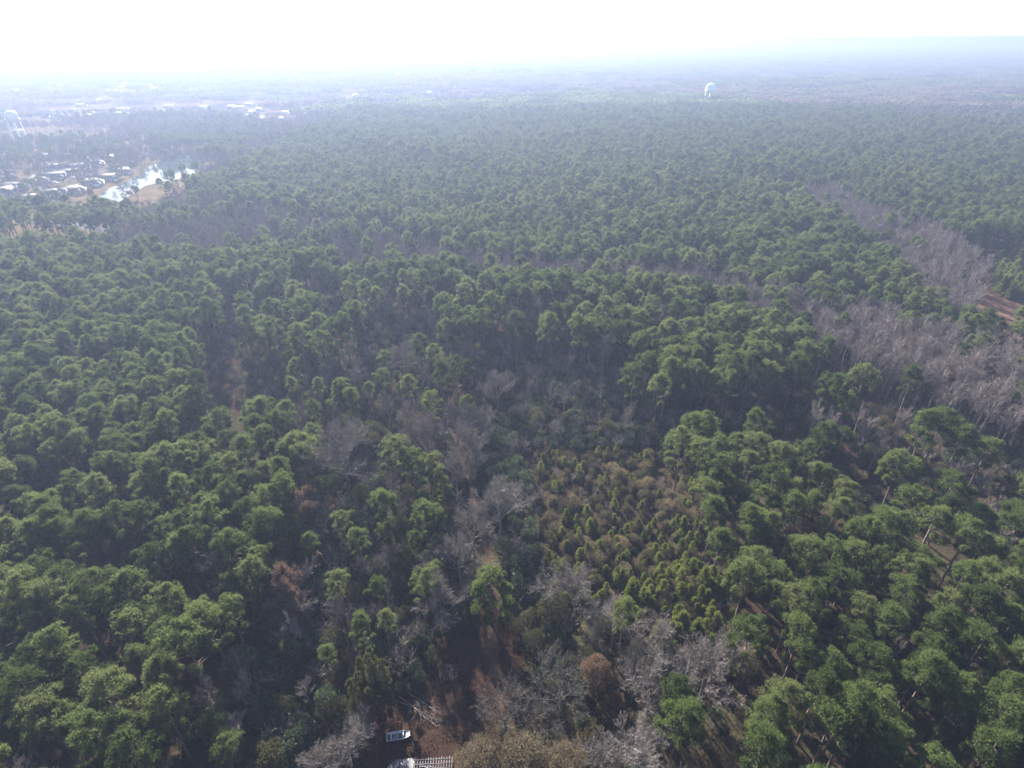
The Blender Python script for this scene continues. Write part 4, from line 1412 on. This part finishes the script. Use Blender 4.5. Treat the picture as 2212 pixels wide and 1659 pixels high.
# ------------------------------------------------------------------ ruined shed with a half stripped roof
M['oldwood'] = solid('grey_weathered_wood', (.085, .08, .085), .95, .5, 4.0, spec=.08)
M['oldwood2'] = solid('silvery_weathered_wood', (.12, .115, .12), .95, .45, 5.0, spec=.08)


def make_shed():
    zr = 2.6
    a = at(840, 1641, zr)
    b2 = at(978, 1634, zr)
    ang = math.atan2(b2[1] - a[1], b2[0] - a[0])
    W = float(np.linalg.norm(b2 - a))
    e = empty('shed', (a[0], a[1], 0), ang, 'ruined shed, roof half planked and half bare lattice, at the lower edge', 'shed')
    depth = 6.0
    drop = .05
    # posts and plates
    for x in (.15, W * .42, W - .15):
        for y in (-.25, -depth + .25):
            s = MB()
            s.box((x, y, (zr - .25) / 2), (.16, .16, zr - .25))
            link('post', s.mesh('shed_post', [M['oldwood']]), e)
    for y in (-.25, -depth + .25, -depth / 2):
        s = MB()
        s.box((W / 2, y, zr - .2), (W, .1, .14))
        link('beam', s.mesh('shed_beam', [M['oldwood']]), e)
    s = MB()
    s.box((W * .21, -depth + .3, zr / 2 - .15), (W * .4, .05, zr - .4))
    s.box((.1, -depth / 2, zr / 2 - .15), (.05, depth - .6, zr - .4))
    link('wall', s.mesh('shed_wall', [M['oldwood']]), e)
    # planks over the left part
    n = 15
    wl = W * .40
    for i in range(n):
        s = MB()
        w = wl / n
        y0 = -.95 * max(0, 1 - i / 5.5) ** 1.3 + random.uniform(-.05, .05)
        s.box((w * (i + .5), y0 - (depth + y0) / 2, zr + .03 + random.uniform(0, .03)), (w * random.uniform(.86, .97), depth + y0, .03), random.uniform(-.006, .006))
        link('roof_plank', s.mesh('shed_plank', [M['oldwood2'] if i % 3 else M['oldwood']]), e)
    # rafters over the right part
    m_ = 15
    for i in range(m_):
        x = wl + .12 + (W - wl - .2) * i / (m_ - 1)
        s = MB()
        s.box((x, -depth / 2 + random.uniform(-.1, .12), zr - .03), (.09, depth, .13), random.uniform(-.01, .01))
        link('rafter', s.mesh('shed_rafter', [M['oldwood2']]), e)
    for j in range(8):
        y = -.35 - j * .72
        s = MB()
        s.box((wl + (W - wl) * (.5 + random.uniform(-.03, .03)), y, zr + .07), (W - wl - .1, .09, .04), random.uniform(-.008, .008))
        link('batten', s.mesh('shed_batten', [M['oldwood2']]), e)
    for j in range(8):
        s = MB()
        x = wl + 1.6 + random.uniform(0, 2.3)
        s.box((x, -1.5 - j * .28, zr + .12 + j * .025), (random.uniform(1.8, 3.0), .16, .03), -.25 + random.uniform(-.18, .18))
        link('loose_board', s.mesh('shed_board', [M['oldwood']]), e)


make_shed()

# ------------------------------------------------------------------ fallen branches, brush pile, tuft of straw
gn = np.random.default_rng(5)
p0, p1 = at(862, 1503, .4), at(955, 1560, .4)
d = p1 - p0
L = np.linalg.norm(d)
for k, (off, lab) in enumerate([(0, 'longest bare fallen branch lying across the yard behind the boat'), (1.3, 'fallen bare branch lying on the far side of the longest one'), (-.9, 'fallen bare branch lying on the near side, nearest the boat')]):
    ang = math.atan2(d[1], d[0]) + (k - 1) * .1
    tb, tw = MB(), MB()
    dd = np.array([math.cos(ang), math.sin(ang), .02])
    nn = np.array([-dd[1], dd[0], 0])
    pts = [np.zeros(3), dd * L * .35 + nn * .1 + (0, 0, .1), dd * L * .7 - nn * .1, dd * L * .98]
    tb.tube(pts, [.10, .08, .05, .02], 5)
    for i in range(16):
        f = .25 + .75 * i / 16
        q = dd * L * f
        sd = 1 if i % 2 else -1
        nd = dd + sd * nn * gn.uniform(.3, .8) + np.array([0, 0, gn.uniform(0, .35)])
        nd /= np.linalg.norm(nd)
        branch(tw, q, nd, L * .26 * (1.2 - f), .04, 3, 4, [0, 0, 0, 6], .04, gn, .5, .0, None, 3, .5)
    e = empty('fallen_branch', p0 + nn * off - np.array([0, 0, .25]), 0, lab, 'fallen branch', 'fallen branches in the yard')
    link('limb', tb.mesh('fallen_limb', [M['greybark']]), e)
    link('twigs', tw.mesh('fallen_twigs', [M['greybark']]), e)
p = at(970, 1450, .6)
bm_ = MB()
for i in range(170):
    a, r_ = gn.uniform(0, 6.28), 1.9 * math.sqrt(gn.uniform())
    c = np.array([r_ * math.cos(a), r_ * math.sin(a), .05 + .8 * (1 - (r_ / 2) ** 2) * gn.uniform(.3, 1)])
    h = gn.normal(size=3) * (1, 1, .25)
    h /= np.linalg.norm(h)
    l = gn.uniform(.6, 1.4)
    bm_.tube([c - h * l / 2, c + h * l / 2 + (0, 0, .1)], [.03, .015], 3)
tag(link('brush_pile', bm_.mesh('brush_pile', [M['greybark']]), None, (p[0], p[1], 0)), 'round grey pile of cut brush in the shaded yard', 'brush pile')
p = at(894, 1540, .2)
bm_ = MB()
q_ = np.random.default_rng(4).normal(0, .45, (260, 3)) * (1.2, .6, 0)
tufts(bm_, q_, np.tile([0, 0, 1.], (len(q_), 1)), .55, .08, 3, 0, .5)
tag(link('grass_tuft', bm_.mesh('grass_tuft', [M['gold']]), None, (p[0], p[1], 0)), 'pale straw grass tuft lit by the sun above the boat', 'grass tuft')

# ------------------------------------------------------------------ water towers
M['tank'] = solid('tank_paint', (.78, .84, .88), .35, .04, .3, spec=.5)
M['tank2'] = solid('tank_paint_white', (.80, .80, .82), .35, .04, .3, spec=.5)


def water_tower(p, top, rad, mat, label, nleg=6, spread=1.25):
    e = empty('water_tower', (p[0], p[1], 0), .2, label, 'water tower')
    tank = MB()
    hb = top - rad * 1.35
    prof = [(0.01, hb - rad * .45), (rad * .5, hb - rad * .40), (rad * .85, hb - rad * .2), (rad, hb), (rad, hb + rad * .55), (rad * .93, hb + rad * .85), (rad * .72, hb + rad * 1.12), (rad * .4, hb + rad * 1.28), (.01, top)]
    tank.lathe(prof, 32)
    link('tank', tank.mesh('tower_tank', [mat], True), e)
    for i in range(nleg):
        a = i * 2 * math.pi / nleg
        s = MB()
        c, sn = math.cos(a), math.sin(a)
        s.tube([(rad * spread * c, rad * spread * sn, 0), (rad * 1.0 * c, rad * 1.0 * sn, hb + rad * .2)], [.38, .34], 6)
        link('leg', s.mesh('tower_leg', [mat]), e)
    s = MB()
    s.tube([(0, 0, 0), (0, 0, hb - rad * .3)], [.9, .9], 10)
    link('riser', s.mesh('tower_riser', [mat]), e)
    for lv in (.33, .66):
        z = hb * lv
        rr = rad * (spread + (1 - spread) * lv)
        for i in range(nleg):
            a, a2 = i * 2 * math.pi / nleg, (i + 1) * 2 * math.pi / nleg
            s = MB()
            s.tube([(rr * math.cos(a), rr * math.sin(a), z), (rr * math.cos(a2), rr * math.sin(a2), z)], [.16, .16], 4)
            link('strut', s.mesh('tower_strut', [mat]), e)
    s = MB()
    s.lathe([(rad * 1.0, hb - .1), (rad * 1.13, hb - .1), (rad * 1.13, hb + .1), (rad * 1.0, hb + .1)], 32)
    link('catwalk', s.mesh('tower_catwalk', [mat]), e)
    s = MB()
    for i in range(24):
        a = i * 2 * math.pi / 24
        s.tube([(rad * 1.12 * math.cos(a), rad * 1.12 * math.sin(a), hb), (rad * 1.12 * math.cos(a), rad * 1.12 * math.sin(a), hb + 1.1)], [.04, .04], 3)
    s.lathe([(rad * 1.11, hb + 1.05), (rad * 1.13, hb + 1.05), (rad * 1.13, hb + 1.15), (rad * 1.11, hb + 1.15)], 32)
    link('railing', s.mesh('tower_railing', [mat]), e)
    s = MB()
    s.lathe([(.01, top - .2), (.8, top - .2), (.7, top + .6), (.01, top + .9)], 10)
    link('vent', s.mesh('tower_vent', [mat]), e)


water_tower(at(1532, 214, 16), 42, 8.6, M['tank'], 'pale blue water tower with a rounded tank rising above the far pines')
water_tower(at(47, 306, 10), 44, 6.6, M['tank2'], 'white legged water tower in the haze above the houses at left')

# ------------------------------------------------------------------ houses
M['roofs'] = [solid('grey_shingles', (.10, .096, .092), .7, .12, 1., spec=.2), solid('tan_shingles', (.13, .108, .088), .7, .12, 1., spec=.2), solid('dark_shingles', (.05, .05, .056), .7, .12, 1., spec=.2), solid('pale_metal_roof', (.17, .17, .18), .6, .08, 1., spec=.3)]
M['walls'] = [solid('cream_siding', (.30, .27, .23), .8, .1, 1.), solid('brick_wall', (.14, .08, .06), .85, .15, 1.), solid('blue_grey_siding', (.18, .2, .23), .8, .1, 1.), solid('white_siding', (.45, .45, .44), .75, .08, 1.)]
M['glass'] = solid('window_glass', (.04, .05, .06), .08, .1, 1., spec=.9)
M['trim'] = solid('white_trim', (.75, .75, .74), .6, .05, 1.)
ROOFW = ['grey', 'tan', 'dark', 'pale metal']
WALLW = ['cream', 'brick', 'blue-grey', 'white']


def house_parts(w, d, h, hip):
    out_ = {}
    s = MB()
    s.box((0, 0, h / 2), (w, d, h))
    rh = d * .36
    if not hip:
        for sx in (-1, 1):
            x = sx * w / 2
            s.add([(x, -d / 2, h), (x, d / 2, h), (x, 0, h + rh)], [(0, 1, 2)])
    gx_, gy_ = w * .30, d * .75
    s.box((gx_, -d * .5 - gy_ * .25, h * .5 - .01), (w * .34, gy_ * .5, h - .02))
    out_['wall'] = [s.mesh('house_wall', [M['walls'][0]])]
    s = MB()
    o = .5
    ix_ = d * .42 if hip else -o
    a, b2 = w / 2 + o, d / 2 + o
    s.add([(-a, -b2, h - .1), (a, -b2, h - .1), (a, b2, h - .1), (-a, b2, h - .1), (-w / 2 + ix_, 0, h + rh + .12), (w / 2 - ix_, 0, h + rh + .12),
           (-a, -b2, h + .05), (a, -b2, h + .05), (a, b2, h + .05), (-a, b2, h + .05)],
          [(6, 7, 5), (6, 5, 4), (8, 9, 4), (8, 4, 5), (7, 8, 5), (9, 6, 4), (0, 1, 7), (0, 7, 6), (1, 2, 8), (1, 8, 7), (2, 3, 9), (2, 9, 8), (3, 0, 6), (3, 6, 9)])
    # cross gable over the projecting wing
    x0, x1 = gx_ - w * .19, gx_ + w * .19
    yf = -d * .5 - gy_ * .5 - .5
    gh = w * .34 * .32
    s.add([(x0, yf, h), (x1, yf, h), (gx_, yf, h + gh), (x0, 0, h), (x1, 0, h), (gx_, -.0, h + gh)], [(0, 3, 5), (0, 5, 2), (1, 2, 5), (1, 5, 4), (0, 2, 1)])
    out_['roof'] = [s.mesh('house_roof', [M['roofs'][0]])]
    out_['window'] = []
    for x in (-w * .38, -w * .22, -w * .06):
        s = MB()
        s.box((x, -d / 2 - .03, h * .55), (1.3, .1, 1.3))
        out_['window'].append(s.mesh('house_window', [M['glass']]))
    for x in (-w * .33, 0, w * .33):
        s = MB()
        s.box((x, d / 2 + .03, h * .55), (1.5, .1, 1.3))
        out_['window'].append(s.mesh('house_window', [M['glass']]))
    s = MB()
    s.box((gx_, -d * .5 - gy_ * .5 - .03, 1.15), (w * .26, .08, 2.3))
    out_['garage_door'] = [s.mesh('house_garage_door', [M['trim']])]
    s = MB()
    s.box((w * .06, -d / 2 - .03, 1.05), (1.0, .09, 2.1))
    out_['door'] = [s.mesh('house_door', [M['trim']])]
    s = MB()
    s.box((-w * .2, d * .1, h + rh), (.8, .8, 1.6))
    out_['chimney'] = [s.mesh('house_chimney', [M['walls'][1]])]
    return out_


HP = [house_parts(17, 9.5, 2.9, False), house_parts(16, 10.5, 3.0, True), house_parts(13, 9, 5.2, False)]


def house(p, rz, kind, rf, wl, label, group, sc=1.0):
    e = empty('house', (p[0], p[1], 0), rz, label, 'house', group)
    e.scale = (sc, sc, sc)
    for nm, ms in HP[kind].items():
        for me in ms:
            o = link(nm, me, e)
            if nm in ('roof', 'wall'):
                o.material_slots[0].link = 'OBJECT'
                o.material_slots[0].material = (M['roofs'][rf] if nm == 'roof' else M['walls'][wl])
    return e


GH = 'houses of the subdivision by the pond'
HOUSES = [
    (235, 383, 35, 0, 1, 0, 'nearest the pond, with a broad flat gable'),
    (200, 393, 20, 1, 1, 3, 'second from the pond in the near row'),
    (258, 370, 60, 0, 0, 0, 'right at the pond behind the broad gable'),
    (82, 387, -20, 1, 0, 3, 'with a large hip roof in the middle of the subdivision'),
    (118, 379, 25, 0, 0, 2, 'behind the large hip roof'),
    (152, 372, 25, 0, 2, 0, 'shaded, between the back row and the street bend'),
    (118, 416, 15, 0, 0, 3, 'nearest the camera in the near row'),
    (160, 410, 18, 1, 1, 0, 'partly hidden by a leafless tree in the near row'),
    (34, 402, -10, 0, 2, 2, 'dark-roofed, left part of the near row'),
    (12, 418, 70, 2, 0, 3, 'cut by the left edge in the near row'),
    (10, 352, -35, 2, 3, 3, 'with a long bright roof edge at the left border'),
    (14, 380, -25, 1, 0, 0, 'low, at the left border below the bright roof'),
    (172, 360, 25, 0, 3, 3, 'bright-roofed, at the street bend'),
    (112, 361, 15, 0, 2, 3, 'with a small bright gable in the back row'),
    (232, 341, 35, 0, 3, 3, 'bright-roofed, left of the big tan tree'),
    (248, 316, 25, 0, 3, 2, 'between the two big round tan trees'),
    (97, 338, 5, 0, 3, 3, 'long and white-roofed beyond the back street'),
    (205, 352, 20, 1, 2, 0, 'dark-roofed, between bright gables'),
    (192, 346, 10, 0, 3, 3, 'with jagged bright roofs left of the tan tree'),
    (60, 428, 5, 0, 0, 0, 'low, hidden behind the pine row'),
    (200, 246, 20, 0, 3, 3, 'small, bright, in the haze above the tan trees'),
    (190, 250, 60, 1, 3, 0, 'small, bright, beside its twin in the haze'),
    (10, 315, 20, 0, 1, 0, 'on bare ground below the white water tower'),
    (410, 205, 15, 0, 3, 3, 'bright roof in the far town, left of a long white one'),
    (440, 232, 5, 0, 3, 3, 'long white-roofed in the far town'),
    (425, 178, 0, 0, 3, 3, 'brightest far roof near the horizon'),
    (480, 176, 0, 1, 3, 3, 'far bright roof right of the brightest one'),
    (575, 170, 0, 0, 3, 3, 'far bright roof furthest right near the horizon'),
    (330, 190, 10, 1, 3, 0, 'small roof in the far town at left'),
    (378, 216, 30, 0, 3, 3, 'small bright roof in the far town centre'),
    (500, 205, 10, 0, 3, 0, 'far roof among leafless trees'),
    (655, 246, 10, 0, 3, 3, 'far roof at the edge of the pine plantation'),
    (1050, 213, 0, 0, 3, 3, 'far roof beyond the plantation, left of centre'),
    (1130, 216, 0, 1, 3, 3, 'far roof beyond the plantation, at centre'),
    (1100, 166, 0, 0, 3, 3, 'tiny bright roof near the horizon at centre'),
]
HOUSES += TOWN
loose = sorted([h for h in HOUSES if h[6] is None], key=lambda h: h[0])
HOUSES = [h for h in HOUSES if h[6]] + [h[:6] + ('tiny in the haze of the far town, %s from the left among the smallest' % ordinal(i + 1),) for i, h in enumerate(loose)]
for sx, sy, rz, kd, rf, wl, txt in HOUSES:
    p = at(sx, sy, 3)
    far = sy < 260
    place_sc = 1.0
    house(p, R(rz), kd, rf, wl, ('house ' + txt) if True else '', GH if not far else 'houses of the far town', place_sc)

# boat docks, cars
M['carpaint'] = [solid('white_car_paint', (.8, .8, .8), .25, .03, 1., spec=.7), solid('dark_car_paint', (.06, .07, .09), .2, .05, 1., spec=.7), solid('silver_car_paint', (.5, .5, .52), .25, .05, 1., spec=.7)]


def car(p, rz, c, label):
    e = empty('parked_car', (p[0], p[1], 0), rz, label, 'car', 'cars parked by the houses')
    s = MB()
    s.box((0, 0, .62), (4.6, 1.8, .62), 0, 0, .96)
    link('body', s.mesh('car_body', [M['carpaint'][c]]), e)
    s = MB()
    s.box((-.2, 0, 1.2), (2.5, 1.55, .56), 0, 0, .8)
    link('cabin', s.mesh('car_cabin', [M['glass']]), e)
    s = MB()
    s.box((-.2, 0, 1.5), (1.9, 1.2, .05))
    link('car_roof', s.mesh('car_roof', [M['carpaint'][c]]), e)
    for x in (-1.4, 1.4):
        for y in (-.85, .85):
            s = MB()
            s.tube([(x, y - .11, .33), (x, y + .11, .33)], [.33, .33], 10)
            link('wheel', s.mesh('car_wheel', [M['black']]), e)


for sx, sy, rz, c, lab in [(157, 385, 10, 0, 'white parked car at the street between roofs'), (83, 408, 20, 0, 'white parked car in front of the near row'), (120, 396, 0, 0, 'white car on the street behind the near row'), (27, 371, 20, 1, 'dark parked car beside the left border houses'), (44, 396, 10, 2, 'silver parked car left of the large hip roof'), (205, 369, 30, 2, 'silver car near the street bend')]:
    car(at(sx, sy, 0), R(rz), c, lab)

# driveways and far bright openings in the town
M['concrete'] = litter_mat('pale_concrete', [(.22, .21, .2), (.28, .27, .25), (.34, .33, .31)], .1, 1.)
for a, w_ in (([(60, 402), (75, 392)], 5), ([(118, 396), (112, 386)], 5), ([(150, 402), (170, 396)], 5), ([(200, 376), (216, 384)], 5), ([(188, 362), (215, 358)], 6), ([(20, 410), (32, 404)], 5)):
    sheet('driveway', strip([at(x, y)[:2] for x, y in a], w_), 0.014, M['concrete'])
for poly in ([(400, 230), (470, 222), (520, 226), (470, 238), (400, 236)], [(420, 176), (480, 168), (490, 178), (430, 184)], [(520, 172), (640, 166), (620, 176), (530, 178)], [(0, 318), (40, 312), (42, 326), (0, 332)], [(280, 238), (440, 236), (460, 242), (300, 246)], [(640, 250), (690, 244), (680, 252)]):
    sheet('bare_lot', gpoly(poly), 0.009, M['lawn'])

# ------------------------------------------------------------------ air
hz = MB()
hz.box((0, 21000, (H + 2 - 1.0) / 2 - .5), (64000, 50000, H + 2 + 1.0))
hm = bpy.data.materials.new('haze')
hm.use_nodes = True
ht = hm.node_tree
for n_ in list(ht.nodes):
    ht.nodes.remove(n_)
ho = ht.nodes.new('ShaderNodeOutputMaterial')
pv = ht.nodes.new('ShaderNodeVolumePrincipled')
pv.inputs['Color'].default_value = (*HAZE_COLOR, 1)
pv.inputs['Density'].default_value = HAZE_DENSITY
pv.inputs['Anisotropy'].default_value = HAZE_G
ht.links.new(pv.outputs[0], ho.inputs['Volume'])
o = link('haze', hz.mesh('haze', [hm]))
tag(o, 'pale blue haze over the whole landscape', 'haze', None, 'stuff')
